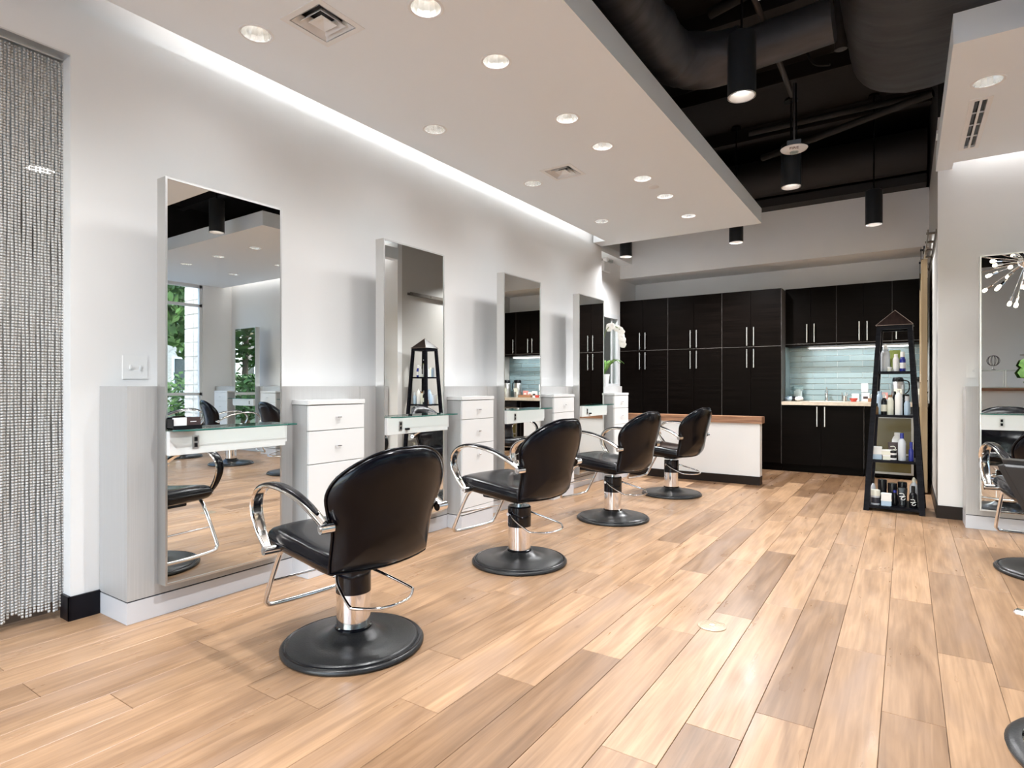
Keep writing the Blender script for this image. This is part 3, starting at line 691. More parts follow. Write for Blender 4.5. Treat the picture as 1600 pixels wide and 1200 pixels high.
def solo_box(name, m, w, d, h, loc, label, cat, grp=None, rz=0, lid=None, printm=None):
    t = thing(name, label, cat, loc, rz, grp); B('carton', m, -w / 2, w / 2, -d / 2, d / 2, 0, h, t, .002)
    if printm: B('front_print', printm, -w * .3, w * .3, -d / 2 - .0006, -d / 2 - .0001, h * .3, h * .6, t)
    if lid: B('lid', lid, -w / 2 - .002, w / 2 + .002, -d / 2 - .002, d / 2 + .002, h, h + .012, t, .002)
    return t
t = thing('red_bowl', 'small red bowl at the left of the tea cartons', 'bowl', (-.58, 9.02, .946)); L_('bowl', plastic_red, [(0, 0), (.03, 0), (.05, .045), (.047, .045), (.028, .005), (0, .005)], t, 20)
solo_box('tea_carton', plastic_white, .085, .05, .105, (-.57, 9.2, .946), 'white tea carton directly behind the red bowl', 'carton', 'tea cartons on the counter', 0, None, plastic_grey)
solo_box('tea_carton', plastic_white, .09, .05, .115, (-.45, 9.15, .946), 'white tea carton with dark band, between bowl and tray', 'carton', 'tea cartons on the counter', 0, None, plastic_brown)
solo_box('tea_carton', plastic_white, .09, .05, .08, (-.345, 9.17, .966), 'white tea carton standing in the wooden tray', 'carton', 'tea cartons on the counter', 0, None, plastic_pink)
solo_box('tea_carton', plastic_pink, .09, .05, .10, (-.245, 9.17, .966), 'pink tea carton standing in the wooden tray', 'carton', 'tea cartons on the counter', 0, None, plastic_white)
t = thing('wooden_tray', 'small brown wooden tray holding tea cartons', 'tray', (-.29, 9.13, .946)); Bs('tray', walnut, [(-.13, .13, -.09, .09, 0, .018)], t, .002); Bs('rim', walnut, [(-.13, .13, -.09, -.083, .018, .045), (-.13, .13, .083, .09, .018, .045), (-.13, -.123, -.083, .083, .018, .045), (.123, .13, -.083, .083, .018, .045)], t)
for i, (x, y, lab) in enumerate(((-.09, 9.14, 'steel airpot behind the middle of the product tower'), (.125, 9.10, 'steel airpot beside the barn door, right of the tower'))):
    t = thing('airpot', lab, 'coffee pot', (x, y, .946), 0, 'steel airpots'); L_('vessel', steel, [(0, 0), (.072, 0), (.075, .02), (.075, .24), (.06, .265), (0, .27)], t, 28)
    L_('cap', plastic_black, [(.0, .262), (.062, .262), (.064, .29), (.05, .32), (.0, .325)], t, 24); B('spout', plastic_black, -.02, .02, -.115, -.04, .285, .315, t, .006)
    T_('handle', plastic_black, smooth_path([(.06, 0, .28), (.115, 0, .26), (.12, 0, .16), (.076, 0, .10)], 4), .007, t, 8); B('label', cream, -.04, .04, -.0765, -.0745, .10, .17, t)

# low partition with walnut cap
t = thing('partition', 'low white half wall with walnut cap before the dark cabinets', 'partition', (-2.4, 7.28, 0))
B('half_wall', white_wall, -1.0, .99, 0, .12, .001, .715, t); B('base_trim', base_brown, -1.0, .992, -.012, .132, .001, .10, t); B('wood_cap', walnut, -1.0, 1.015, -.022, .142, .716, .795, t, .003)

# barn door on its rail
t = thing('barn_door', 'pale wood sliding barn door hanging beside the kitchen counter', 'door', (.165, 7.66, 0))
B('leaf', barn_wood, -.022, .022, 0, 1.02, .02, 2.50, t); B('rail_strip', barn_wood, -.032, -.0225, 0, .09, .02, 2.50, t); B('rail_strip', barn_wood, -.032, -.0225, .93, 1.02, .02, 2.50, t); B('rail_strip', barn_wood, -.032, -.0225, .09, .93, 1.2, 1.29, t)
for y in (.12, .9):
    bm = bmesh.new(); tube(bm, [(-.012, y, 2.622), (.012, y, 2.622)], .045, 18); box(bm, -.035, -.030, y - .02, y + .02, 2.30, 2.65); tube(bm, [(-.04, y, 2.622), (.0, y, 2.622)], .012, 8); obj('roller', bm, plastic_black, t)
t = thing('door_rail', 'black steel rail on stand-offs above the barn door', 'rail', (.165, 6.565, 2.53))
bronze = mat('dark_bronze', (.16, .14, .12), .4, .8)
B('bar', bronze, -.005, .005, 0, 2.12, 0, .045, t)
for i in range(6): T_('standoff', bronze, [(-.012, .06 + i * .4, .022), (.064, .06 + i * .4, .022)], .011, t, 10)
B('backing_bar', bronze, .055, .0645, 0, 2.12, .005, .04, t)

# orchid at the end of the console, window behind
def petal(bm, c, nrm, ang, L, wd):
    z = Vector(nrm).normalized(); x = z.orthogonal().normalized(); x.rotate(Matrix.Rotation(ang, 3, z)); y = z.cross(x)
    vs = [bm.verts.new(Vector(c) + x * (L * a) + y * (wd * b) + z * cz) for a, b, cz in ((0, 0, 0), (.35, -.5, .006), (.8, -.42, .004), (1, 0, -.003), (.8, .42, .004), (.35, .5, .006), (.5, 0, .012))]
    for i in range(6): bm.faces.new((vs[6], vs[i], vs[(i + 1) % 6]))
t = thing('potted_orchid', 'white orchid in a pale pot at the far end of the grey console', 'plant', (-3.24, 6.98, 1.1335))
L_('pot', plastic_white, [(0, 0), (.05, 0), (.075, .17), (.068, .17), (.045, .01), (0, .01)], t, 24)
bm = bmesh.new()
for i, (a, l) in enumerate(((-20, .30), (30, .26), (75, .2), (115, .15), (-80, .2), (10, .2))):
    d = Vector((math.cos(R(a)), math.sin(R(a)), 0)); s = Vector((-d.y, d.x, 0)); rows = []
    for q in range(7):
        u = q / 6; p = d * (l * u) + Vector((0, 0, .17 + .22 * math.sin(u * 2.0) - .06 * u * u)); wd = .032 * math.sin(math.pi * min(1, u * .9 + .12))
        rows.append([bm.verts.new(p - s * wd), bm.verts.new(p - Vector((0, 0, .008))), bm.verts.new(p + s * wd)])
    for a_, b_ in zip(rows, rows[1:]):
        for j in range(2): bm.faces.new((a_[j], a_[j + 1], b_[j + 1], b_[j]))
o = obj('leaves', bm, leaf_m, t, ang=80)
sp = smooth_path([(0, 0, .16), (-.01, .0, .45), (.0, .02, .68), (.06, .08, .80), (.14, .16, .76), (.17, .19, .66), (.18, .20, .57)], 6)
T_('flower_stem', stem_m, sp, .004, t, 6)
for i, q in enumerate(range(16, len(sp), 2)):
    bm = bmesh.new(); c = sp[q] + Vector((random.uniform(-.02, .02), random.uniform(-.03, .02), -.01)); nr = (.3 + random.uniform(-.3, .3), -1, -.1)
    for k5 in range(5): petal(bm, c, nr, k5 * 1.2566 + i, .048, .052)
    f = obj('flower', bm, petal_m, t, ang=80)
w1 = struct(Bs('window_1', frame_white, [(-3.80, -3.745, 7.6, 7.66, 1.13, 2.25), (-3.80, -3.745, 8.58, 8.64, 1.13, 2.25), (-3.80, -3.745, 7.66, 8.58, 2.19, 2.25), (-3.80, -3.745, 7.66, 8.58, 1.13, 1.19), (-3.79, -3.77, 8.40, 8.43, 1.19, 2.19)]))
B('pane', glass_m, -3.785, -3.779, 7.66, 8.58, 1.19, 2.19, w1)

# ------------------------------------------------------------------ product tower
TX, TY = -.088, 6.60
t = thing('display_tower', 'black obelisk-shaped wooden display tower full of hair products', 'display shelf', (TX, TY, 0), R(-2))
hw = lambda z: .237 - (.237 - .137) * z / 1.715
for sx in (-1, 1):
    for sy in (-1, 1):
        bm = bmesh.new(); rows = []
        for z in (0, 1.715):
            a = hw(z); w_ = .045 if z == 0 else .038
            rows.append([bm.verts.new((sx * x, sy * y, z)) for x, y in ((a - w_, a - w_), (a, a - w_), (a, a), (a - w_, a))])
        bridge(bm, *rows); bm.faces.new(rows[0]); bm.faces.new(rows[1]); obj('leg', bm, tower_m, t, smooth=False)
for z in (.05, .47, .885, 1.288):
    a = hw(z) - .004; s = B('shelf', tower_m, -a + .03, a - .03, -a + .03, a - .03, z - .018, z, t)
    Bs('shelf_edge', tower_m, [(-a + .04, a - .04, -a + .004, -a + .03, z - .022, z - .0005), (-a + .04, a - .04, a - .03, a - .004, z - .022, z - .0005), (-a + .004, -a + .03, -a + .04, a - .04, z - .022, z - .0005), (a - .03, a - .004, -a + .04, a - .04, z - .022, z - .0005)], s)
a = .137; Bs('top_rail', tower_m, [(-a + .03, a - .03, -a, -a + .03, 1.675, 1.715), (-a + .03, a - .03, a - .03, a, 1.675, 1.715), (-a, -a + .03, -a + .03, a - .03, 1.675, 1.715), (a - .03, a, -a + .03, a - .03, 1.675, 1.715)], t)
bm = bmesh.new(); bs = [bm.verts.new(v) for v in ((-.145, -.145, 1.715), (.145, -.145, 1.715), (.145, .145, 1.715), (-.145, .145, 1.715))]; ap = bm.verts.new((0, 0, 1.862))
bm.faces.new(bs)
for i in range(4): bm.faces.new((bs[i], bs[(i + 1) % 4], ap))
cap = obj('pyramid_cap', bm, tower_brown, t, smooth=False)
ridge_m = mat('pale_edge', (.22, .17, .14), .5)  # lighter brown for the lines along the cap edges
for sx, sy in ((-1, -1), (1, -1), (1, 1), (-1, 1)): T_('ridge', ridge_m, [(sx * .145, sy * .145, 1.716), (0, 0, 1.863)], .0025, cap, 5)
T_('ridge', ridge_m, [(-.145, -.145, 1.714), (.145, -.145, 1.714)], .0025, cap, 5)

def lc(x, y, z): return (TX + x, TY + y, z)
def bottle(x, y, z, r, h, m, capm, label, nk=.35, caph=.03, pump=False, band_m=None, cat='bottle', name='product_bottle'):
    r *= 1.12; h *= 1.3; caph *= 1.1
    t = thing(name, label, cat, lc(x, y, z + .0005), 0, 'hair products on the tower')
    L_('bottle', m, [(0, 0), (r * .95, 0), (r, .006), (r, h * .78), (r * .85, h * .88), (r * nk, h), (0, h)], t, 20)
    c = L_('cap', capm, [(0, h), (r * nk * 1.25, h), (r * nk * 1.15, h + caph), (0, h + caph)], t, 16)
    if pump: Bs('pump', capm, [(-r * .25, r * .25, -r * 1.3, r * .3, h + caph, h + caph + .012)], t, .003)
    if band_m: L_('label_band', band_m, [(r + .0003, h * .2), (r + .001, h * .2), (r + .001, h * .6), (r + .0003, h * .6)], t, 20, closed=True)
    return t
def tubeb(x, y, z, w, h, m, capm, label, mark=None):
    h *= 1.18
    t = thing('product_tube', label, 'tube', lc(x, y, z + .0005), 0, 'hair products on the tower')
    L_('cap', capm, [(0, 0), (w * .42, 0), (w * .42, .02), (0, .02)], t, 16)
    bm = bmesh.new(); rows = []
    for q in range(5):
        u = q / 4; a = w * (.42 + .10 * u); b = w * (.36 * (1 - u) + .015)
        rows.append([bm.verts.new((a * math.cos(k * math.pi / 8), b * math.sin(k * math.pi / 8), .02 + (h - .02) * u)) for k in range(16)])
    for a_, b_ in zip(rows, rows[1:]): bridge(bm, a_, b_)
    bm.faces.new(rows[0][::-1]); bm.faces.new(rows[-1]); obj('tube', bm, m, t)
    if mark: swirl(t, -w * .4, h * .55, w * .30, mark)
    return t
def swirl(t, y, z, s, m):
    bm = bmesh.new()
    tube(bm, smooth_path([(-s, y, z + s * 1.3), (s * .2, y - .002, z + s * 1.4), (s * .6, y - .002, z + s * .6), (-s * .3, y - .003, z + s * .1), (-s, y - .001, z + .1 * s)], 4), s * .14, 6)
    tube(bm, smooth_path([(s, y, z + s * .3), (0, y - .003, z - s * .2), (-s * .4, y - .003, z - s * .9), (s * .4, y - .002, z - s * 1.2), (s, y, z - s * .6)], 4), s * .14, 6)
    obj('emblem', bm, m, t)
def jar(x, y, z, r, h, m, lidm, label, band_m=None, grp='hair products on the tower'):
    h *= 1.3
    t = thing('product_jar', label, 'jar', lc(x, y, z + .0005), 0, grp)
    L_('jar', m, [(0, 0), (r * .96, 0), (r, .004), (r, h * .62), (0, h * .62)], t, 20); L_('lid', lidm, [(0, h * .62), (r * 1.04, h * .62), (r * 1.04, h * .97), (r, h), (0, h)], t, 20)
    if band_m: L_('label_band', band_m, [(r + .0002, h * .12), (r + .001, h * .12), (r + .001, h * .5), (r + .0002, h * .5)], t, 20, closed=True)
z = 1.288
bottle(-.075, -.06, z, .034, .16, plastic_grey, plastic_white, 'large pale pump bottle, leftmost on the top shelf of the tower', pump=True)
tubeb(.0, .01, z, .085, .17, plastic_green, plastic_white, 'olive green tube standing at the back of the top tower shelf')
bottle(.008, -.085, z, .022, .105, plastic_white, plastic_white, 'slim white bottle in front of the green tube', .5, .02)
bottle(.06, -.075, z, .022, .10, plastic_blue, plastic_white, 'dark blue bottle with white cap, right end of top shelf', .6, .045, band_m=print_white)
jar(-.04, -.105, z, .018, .03, cream, plastic_white, 'tiny round white jar between bottles on the top shelf')
z = .885
bottle(-.145, -.10, z, .016, .06, plastic_amber, plastic_black, 'tiny dark amber bottle at the left of the second shelf', .5, .025)
bottle(-.12, -.03, z, .028, .15, plastic_pblue, plastic_pblue, 'pale blue bottle at the back left of the second shelf', .5, .02)
bottle(-.085, -.10, z, .021, .12, plastic_black, plastic_white, 'black bottle with white cap on the second shelf', .4, .04, band_m=cream)
bottle(-.035, -.095, z, .023, .125, cream, plastic_amber, 'cream bottle with brown cap on the second shelf', .5, .02)
bottle(.0, -.02, z, .018, .15, plastic_black, plastic_black, 'thin black bottle at the back of the second shelf', .4, .02)
bottle(.03, -.10, z, .027, .16, plastic_white, plastic_white, 'tall white conical bottle on the second shelf', .3, .02)
bottle(.085, -.02, z, .028, .12, plastic_black, plastic_black, 'round-topped black bottle at the back right of the second shelf', .7, .03)
bottle(.095, -.11, z, .022, .10, plastic_pblue, plastic_grey, 'pale blue bottle with clear cap at the right of the second shelf', .6, .04)
z = .47
for q, (x, y, zz, lab) in enumerate(((-.14, -.12, z, 'lower jar of the pale blue-white stack, left on the third shelf'), (-.14, -.12, z + .0585, 'upper jar of the pale blue-white stack, left on the third shelf'))):
    solo_box('product_box', plastic_pblue if q == 0 else plastic_white, .078, .06, .046, lc(x, y, zz + .0005), lab.replace('jar', 'box'), 'box', 'hair products on the tower', 0, plastic_white)
for q, (x, y, zz, lab) in enumerate(((-.055, -.135, z, 'lower box of the cream stack on the third shelf'), (-.065, -.135, z + .0465, 'upper box of the cream stack on the third shelf'))):
    solo_box('product_box', cream, .075, .06, .034, lc(x, y, zz + .0005), lab, 'box', 'hair products on the tower', 0, plastic_white)
tubeb(-.01, -.07, z, .085, .135, plastic_brown, plastic_black, 'dark brown pouch tube in the middle of the third shelf', cream)
jar(-.012, -.15, z, .026, .034, plastic_black, plastic_black, 'black jar with pale band, lower of a stack on the third shelf', print_white)
jar(-.012, -.15, z + .0448, .026, .034, plastic_black, plastic_black, 'black jar with pale band, upper of a stack on the third shelf', print_white)
bottle(.02, .03, z, .04, .17, plastic_white, plastic_white, 'white bottle at the back of the third shelf', .5, .02)
bottle(.055, -.13, z, .028, .155, plastic_grey, plastic_blue, 'clear grey spray bottle with blue nozzle on the third shelf', .4, .045)
bottle(.125, -.13, z, .018, .09, plastic_blue, plastic_blue, 'small dark blue bottle at the right end of the third shelf', .5, .05)
z = .05
jar(-.15, -.15, z, .036, .105, plastic_grey, cream, 'large jar with cream lid, left front of the bottom shelf', print_dark)
jar(-.100, -.03, z, .036, .17, plastic_black, plastic_black, 'tall black canister at the back left of the bottom shelf')
bottle(-.172, -.05, z, .018, .14, plastic_grey, plastic_black, 'narrow bottle with black cone cap at the far left of the bottom shelf', .3, .05)
for q in range(2): solo_box('product_box', plastic_pblue if q == 0 else plastic_white, .080, .06, .044, lc(-.065, -.155, z + .0005 + q * .057), ('lower' if q == 0 else 'upper') + ' white box of the front stack on the bottom shelf', 'box', 'hair products on the tower', 0, plastic_white)
jar(-.020, -.045, z, .036, .15, plastic_black, plastic_black, 'black canister in the middle back of the bottom shelf')
jar(.058, -.02, z, .036, .16, plastic_black, plastic_black, 'black canister at the back right of the bottom shelf')
bottle(.0, -.10, z, .02, .09, plastic_black, plastic_blue, 'small black bottle beside the box stack on the bottom shelf', .5, .02)
tubeb(.058, -.145, z, .075, .145, plastic_black, plastic_black, 'black tube with white swirl emblem on the bottom shelf', print_white)
t = bottle(.14, -.15, z, .028, .11, plastic_black, plastic_black, 'black spray bottle with white swirl emblem, right front of the bottom shelf', .4, .05); swirl(t, -.029, .05, .02, print_white)
bottle(.145, -.06, z, .03, .17, plastic_grey, cream, 'clear pump bottle at the back right of the bottom shelf', .35, .03, pump=True)
k_ = 0
for z, n_, zl in ((1.288, 4, 'top'), (.885, 5, 'second')):
    for q in range(n_):
        a_ = hw(z) - .075
        solo_box('product_box', [plastic_white, cream, plastic_pblue, plastic_grey][(q + n_) % 4], .03, .04, .12 + .02 * (q % 2), lc(-a_ + .03 + .002, -a_ * .35 + q * .042 + .04, z + .0005),
                 ['first', 'second', 'third', 'fourth', 'fifth'][q] + ' pale box from the front, left-hand row of the ' + zl + ' tower shelf', 'box', 'pale boxes along the left side of the tower')

# ------------------------------------------------------------------ wall plates, emergency light, floor outlet, card holder
t = thing('light_switch', 'white double light switch above the left end of the grey console', 'switch', (-3.41, 1.494, 1.25), R90)
B('plate', plastic_white, -.062, .062, -.006, -.0005, -.062, .062, t, .002)
for x in (-.024, .024): Bs('toggle', white_lac, [(x - .006, x + .006, -.016, -.0062, -.010, .012)], t, .002)
t = thing('light_switch', 'white single light switch beside the right-edge mirror', 'switch', (.475, 6.36, 1.28))
B('plate', plastic_white, -.045, .045, -.006, -.0005, -.06, .06, t, .002); B('toggle', white_lac, -.006, .006, -.016, -.0062, -.01, .012, t, .002)
t = thing('emergency_light', 'white twin-head emergency light high on the wall above the orchid', 'light', (-3.76, 8.12, 2.95), R90)
B('housing', plastic_white, -.12, .12, -.05, -.001, -.09, .06, t, .008)
for x in (-.08, .08):
    bm = bmesh.new(); tube(bm, [(x, -.03, .09), (x, -.09, .085)], .04, 14); obj('lamp_head', bm, clear_m if x > 0 else plastic_white, t)
t = thing('floor_outlet', 'round brass-toned floor outlet cover set in the planks', 'outlet', (-.775, 2.885, .0005)); L_('cover', mat('pale_brass', (.45, .36, .26), .4, .5), [(0, .0), (.066, 0), (.066, .002), (.060, .004), (0, .004)], t, 40)
bm = bmesh.new()
for q in range(9): box(bm, -.05 + .001, .05, -.048 + q * .012, -.0455 + q * .012, .004, .005)
obj('ribs', bm, mat('outlet_ribs', (.42, .34, .24), .4, .6), t)
L_('hub', steel, [(0, .004), (.012, .004), (.012, .006), (0, .006)], t, 12)
t = thing('card_holder', 'black card holder with cards on the nearest glass shelf', 'card holder', (-2.985, 1.53, .939), R90)
Bs('stand', plastic_black, [(-.065, .075, -.03, .03, 0, .006), (-.065, .075, -.034, -.03, 0, .018), (-.065, -.062, -.03, .03, 0, .05), (-.065, .075, .026, .03, 0, .055)], t)
B('cards', print_white, -.058, .005, -.024, -.01, .008, .056, t); B('brown_card', plastic_brown, .004, .072, -.026, -.022, .008, .058, t)
B('card_text', print_white, .02, .05, -.0268, -.0262, .034, .037, t)

# ------------------------------------------------------------------ bead curtain (nobody could count the beads)
vs, fs = [], []
dy = .0142; rr = .0053
for i in range(86):
    y = 1.236 - i * dy - .004; wob = .006 * math.sin(i * 1.7) + .012 * math.sin(i * .33)
    zend = .035 + .012 * math.sin(i * .9) + .01 * random.random()
    ph = random.random() * 6; nz = int((2.765 - zend) / .0142)
    for j in range(nz):
        z = 2.758 - j * .0142; x = -3.505 + wob * (j / nz) + .002 * math.sin(j * .31 + ph); yy = y + .0018 * math.sin(j * .11 + ph)
        n = len(vs)
        vs += [(x + a * rr * .9, yy + b * rr * .9, z + c_ * rr) for c_ in (-1, 1) for a, b in ((-1, -1), (1, -1), (1, 1), (-1, 1))]
        fs += [(n, n + 3, n + 2, n + 1), (n + 4, n + 5, n + 6, n + 7), (n, n + 1, n + 5, n + 4), (n + 1, n + 2, n + 6, n + 5), (n + 2, n + 3, n + 7, n + 6), (n + 3, n, n + 4, n + 7)]
me = bpy.data.meshes.new('bead_curtain'); me.from_pydata(vs, [], fs); me.materials.append(bead_m)
me.polygons.foreach_set('use_smooth', [True] * len(me.polygons))
o = bpy.data.objects.new('bead_curtain', me); C.objects.link(o); o['kind'] = 'stuff'; tag(o, 'silver-grey bead curtain hanging in the wall opening at the left edge', 'curtain')
t = thing('curtain_track', 'slim metal track carrying the bead curtain', 'track', (-3.505, .6, 2.772)); B('track', alu, -.02, .02, -.62, .60, -.006, 0, t)
nl = thing('downlight', 'round downlight seen dimly through the bead curtain', 'light', (-6.3, 2.0, 3.05)); L_('lens', lamp_m, [(0, -.004), (.10, -.004), (.10, 0), (0, 0)], nl, 24); L_('ring', plastic_white, [(.10, -.008), (.12, -.006), (.12, 0), (.10, 0)], nl, 24, closed=True)
for p in ((-6.3, 2.0), (-5.0, .5), (-5.0, 8.2)): spot(nl, (p[0] + 6.3, p[1] - 2.0, -.05), 9, 150)

# ------------------------------------------------------------------ black open ceiling: ducts, pipes, pendants
def duct(name, pts, r, label, n=28, wr=.012, m=duct_wrap, rz=None):
    P = [Vector(p) for p in pts]; dense = []
    for a, b in zip(P, P[1:]):
        s = max(1, int((b - a).length / .06))
        dense += [a.lerp(b, i / s) for i in range(s)]
    dense.append(P[-1]); rs = r if not isinstance(r, (list, tuple)) else [r[0] + (r[1] - r[0]) * i / (len(dense) - 1) for i in range(len(dense))]
    bm = bmesh.new(); tube(bm, dense, rs, n)
    for v in bm.verts:
        c = v.co; v.co += Vector((noise.noise(c * 6), noise.noise(c * 6 + Vector((9, 0, 0))), noise.noise(Vector((c.x * 3, c.y * 14, c.z * 3))))) * wr
    o = obj(name, bm, m, None, ang=70); return tag(o, label, 'duct')
bm = bmesh.new()                                # large flat-oval duct over the aisle, running toward the back and turning up
prof = []
rows = []
N_ = 36
for i in range(34):
    u = i / 33; yv = 1.0 + 4.65 * min(1, u / .8) + (.38 * math.sin(max(0, (u - .8) / .2) * math.pi / 2))
    e = max(0, (u - .8) / .2); zc = 4.02 + .45 * (1 - math.cos(e * math.pi / 2))
    row = []
    for k in range(N_):
        a = 2 * math.pi * k / N_; cx, cz = math.cos(a), math.sin(a)
        px = math.copysign(abs(cx) ** .7, cx) * .56; pz = math.copysign(abs(cz) ** .8, cz) * .48
        row.append(bm.verts.new((.16 + px, yv - (.30 * e * cz if e else 0), zc + pz * (1 - .1 * e))))
    rows.append(row)
for a, b in zip(rows, rows[1:]): bridge(bm, a, b)
bm.faces.new(rows[0][::-1]); bm.faces.new(rows[-1])
for v in bm.verts:
    c = v.co; v.co += Vector((0, .03 * noise.noise(c * 2.5), .035 * noise.noise(Vector((c.x * 1.5, c.y * 7, c.z * 2))) + .014 * noise.noise(Vector((c.x * 3, c.y * 30, 0)))))
tag(obj('ceiling_duct', bm, duct_wrap, None, ang=80), 'huge grey-black wrapped duct at the top right, over the aisle', 'duct')
duct('flexible_duct', smooth_path([(-1.44, .5, 3.66), (-1.46, 2.0, 3.64), (-1.48, 3.4, 3.62), (-1.48, 4.05, 3.60), (-1.38, 4.42, 3.60), (-1.08, 4.56, 3.60), (-.98, 4.57, 3.61)], 8), .185, 'dark wrinkled flexible duct bending beside the white soffit', wr=.03)
duct('branch_duct', [(-.955, 4.57, 3.62), (-.41, 4.55, 3.64)], .145, 'straight dark branch duct between the flexible duct and the huge duct', wr=.006)
duct('cross_duct', [(-3.5, 8.42, 3.92), (.2, 8.42, 3.92)], .24, 'dark brown-black round duct across the back above the white header', wr=.004, m=brown_black)
t = thing('ceiling_beam', 'dark flat beam along the top of the white header wall', 'beam', (-1.7, 8.55, 3.55)); B('beam', brown_black, -2.0, 1.9, -.08, .14, .002, .105, t)
def pipe(pts, r, label, m=black_paint, name='ceiling_pipe'): return tag(T_(name, m, pts, r, None, 10), label, 'pipe')
pipe([(-.84, .5, 3.75), (-.85, 5.83, 3.75)], .022, 'long straight conduit carrying the row of black pendants', mat('pipe_grey', (.06, .055, .055), .4, .3))
pipe([(-1.35, 6.4, 3.75), (.2, 6.9, 3.95)], .03, 'slanting dark pipe over the far aisle, lower of two')
pipe([(-1.35, 7.1, 3.72), (.2, 6.5, 3.78)], .035, 'slanting dark pipe crossing behind the fire alarm')
pipe([(-1.36, 5.0, 4.25), (-.45, 4.8, 4.3)], .045, 'dark pipe near the deck above the branch duct')
pipe([(-.42, 5.15, 4.35), (-.42, 5.2, 3.75)], .045, 'short vertical dark pipe left of the huge duct', duct_wrap)
pipe(smooth_path([(-.85, 5.3, 4.0), (-.72, 5.3, 3.95), (-.62, 5.3, 3.75), (-.50, 5.25, 3.68)], 5), .010, 'thin looping cable beside the huge duct')
for i, (y, z) in enumerate(((2.6, 4.33), (3.9, 4.33), (5.2, 4.33), (6.5, 4.33), (7.8, 4.33))):
    t = thing('roof_joist', ['nearest', 'second', 'third', 'fourth', 'farthest'][i] + ' dark steel roof joist crossing under the black deck', 'beam', (0, y, z), 0, 'roof joists'); Bs('joist', brown_black, [(-3.4, 4.5, -.05, .05, -.12, -.10), (-3.4, 4.5, -.006, .006, -.10, .06)], t)
def pendant(x, y, lab, ceil=3.75, w=PEND_W):
    if y > 7 or x > 0: ceil = 4.4
    t = thing('pendant_light', lab, 'light', (x, y, 2.95), 0, 'black cylinder pendants')
    L_('body', mat('pendant_black', (.012, .014, .017), .35) if 'pendant_black' not in bpy.data.materials else bpy.data.materials['pendant_black'], [(0, .055), (.074, .055), (.076, .01), (.084, .0), (.084, .375), (.078, .38), (0, .38)], t, 32)
    L_('trim_ring', plastic_white, [(.0835, -.003), (.0835, .003), (.076, .005), (.045, .05), (.04, .05), (.072, -.001), (.076, -.003)], t, 32, closed=True)
    L_('lens', lamp_m, [(0, .045), (.042, .045), (.042, .05), (0, .05)], t, 20)
    T_('rod', plastic_black, [(0, 0, .38), (0, 0, ceil - 2.95)], .007, t, 8)
    L_('canopy', plastic_black, [(0, ceil - 2.98), (.06, ceil - 2.98), (.05, ceil - 2.955), (0, ceil - 2.95)], t, 20)
    if w: spot(t, (0, 0, -.01), w * ((1.6 if x < -3 else 1.5 if x > -.5 else 5) if y > 7 else 3.5 if y < 2 else 1), 150 if y > 7 else 120, r=.05, blend=.7)
for x, y, lab in ((-.85, 3.84, 'largest black cylinder pendant, at the top of the photo'), (-.865, 5.83, 'black cylinder pendant just below the fire alarm'), (-.30, 7.7, 'black cylinder pendant farthest right, before the white header'),
                  (-1.77, 7.7, 'black cylinder pendant peeking below the soffit corner'), (-3.24, 7.7, 'black cylinder pendant beside the emergency light, farthest left'), (.68, 3.76, 'black cylinder pendant seen only in the first mirror'), (-.85, 1.85, 'black cylinder pendant above the camera')):
    pendant(x, y, lab)
t = thing('fire_alarm', 'white round fire alarm strobe hanging on a rod, marked FIRE', 'alarm', (-.80, 5.55, 3.17), R(8))
L_('disc', plastic_white, [(0, -.012), (.06, -.012), (.10, .004), (.108, .016), (.10, .022), (0, .024)], t, 32, ang=60)
L_('strobe', clear_m, [(0, -.04), (.02, -.038), (.032, -.022), (.035, -.012), (0, -.012)], t, 20); B('back_box', mat('galvanised', (.32, .34, .36), .35, .8), -.055, .055, -.055, .055, .024, .075, t, .003)
T_('conduit', steel, [(0, 0, .075), (0, 0, .58)], .008, t, 8); T_('conduit', plastic_black, [(.02, .01, .075), (.015, .01, .58)], .006, t, 8)
text('lettering', 'FIRE', mat('red_print', (.06, .004, .004), .5), .040, (0, -.0805, -.0060), (R(158), 0, 0), t, .0006)

# ------------------------------------------------------------------ right-hand storefront, exterior, reception (seen in mirrors), added front window
fr = [(4.92, 4.98, y, y + .05, .06, 3.02) for y in (5.75, 4.95, 4.45, 3.2, 1.9, .6, -.7, -2.2)]
fr += [(4.92, 4.98, -2.2, 5.80, z, z + .05) for z in (.03, .98, 2.62, 2.97)]
w2 = struct(Bs('window_2', frame_white, fr))
for a, b in zip((5.0, 4.50, 3.25, 1.95, .65, -.65, -2.15), (5.75, 4.95, 4.45, 3.2, 1.9, .6, -.7)):
    for z0, z1 in ((.08, .98), (1.03, 2.62), (2.67, 2.97)): B('pane', glass_m, 4.947, 4.953, a, b, z0, z1, w2)
fr = [(x, x + .05, -3.08, -3.02, .06, 3.02) for x in (-3.5, -2.4, -1.3, -.2, .85)] + [(-3.5, .9, -3.08, -3.02, z, z + .05) for z in (.03, 2.2, 2.97)]
w3 = struct(Bs('window_3_added', frame_white, fr))  # unseen front storefront, added to let daylight into the room
for a, b in zip((-3.45, -2.35, -1.25, -.15), (-2.4, -1.3, -.2, .85)):
    for z0, z1 in ((.08, 2.2), (2.25, 2.97)): B('pane', glass_m, a, b, -3.053, -3.047, z0, z1, w3)
struct(B('ground', asphalt, -40, 70, -60, 60, -.12, -.07))
struct(B('ground_lawn', grass_m, 9, 30, -10, 30, -.068, -.02))
vs, fs = [], []
random.seed(3)
bm_leaf = []
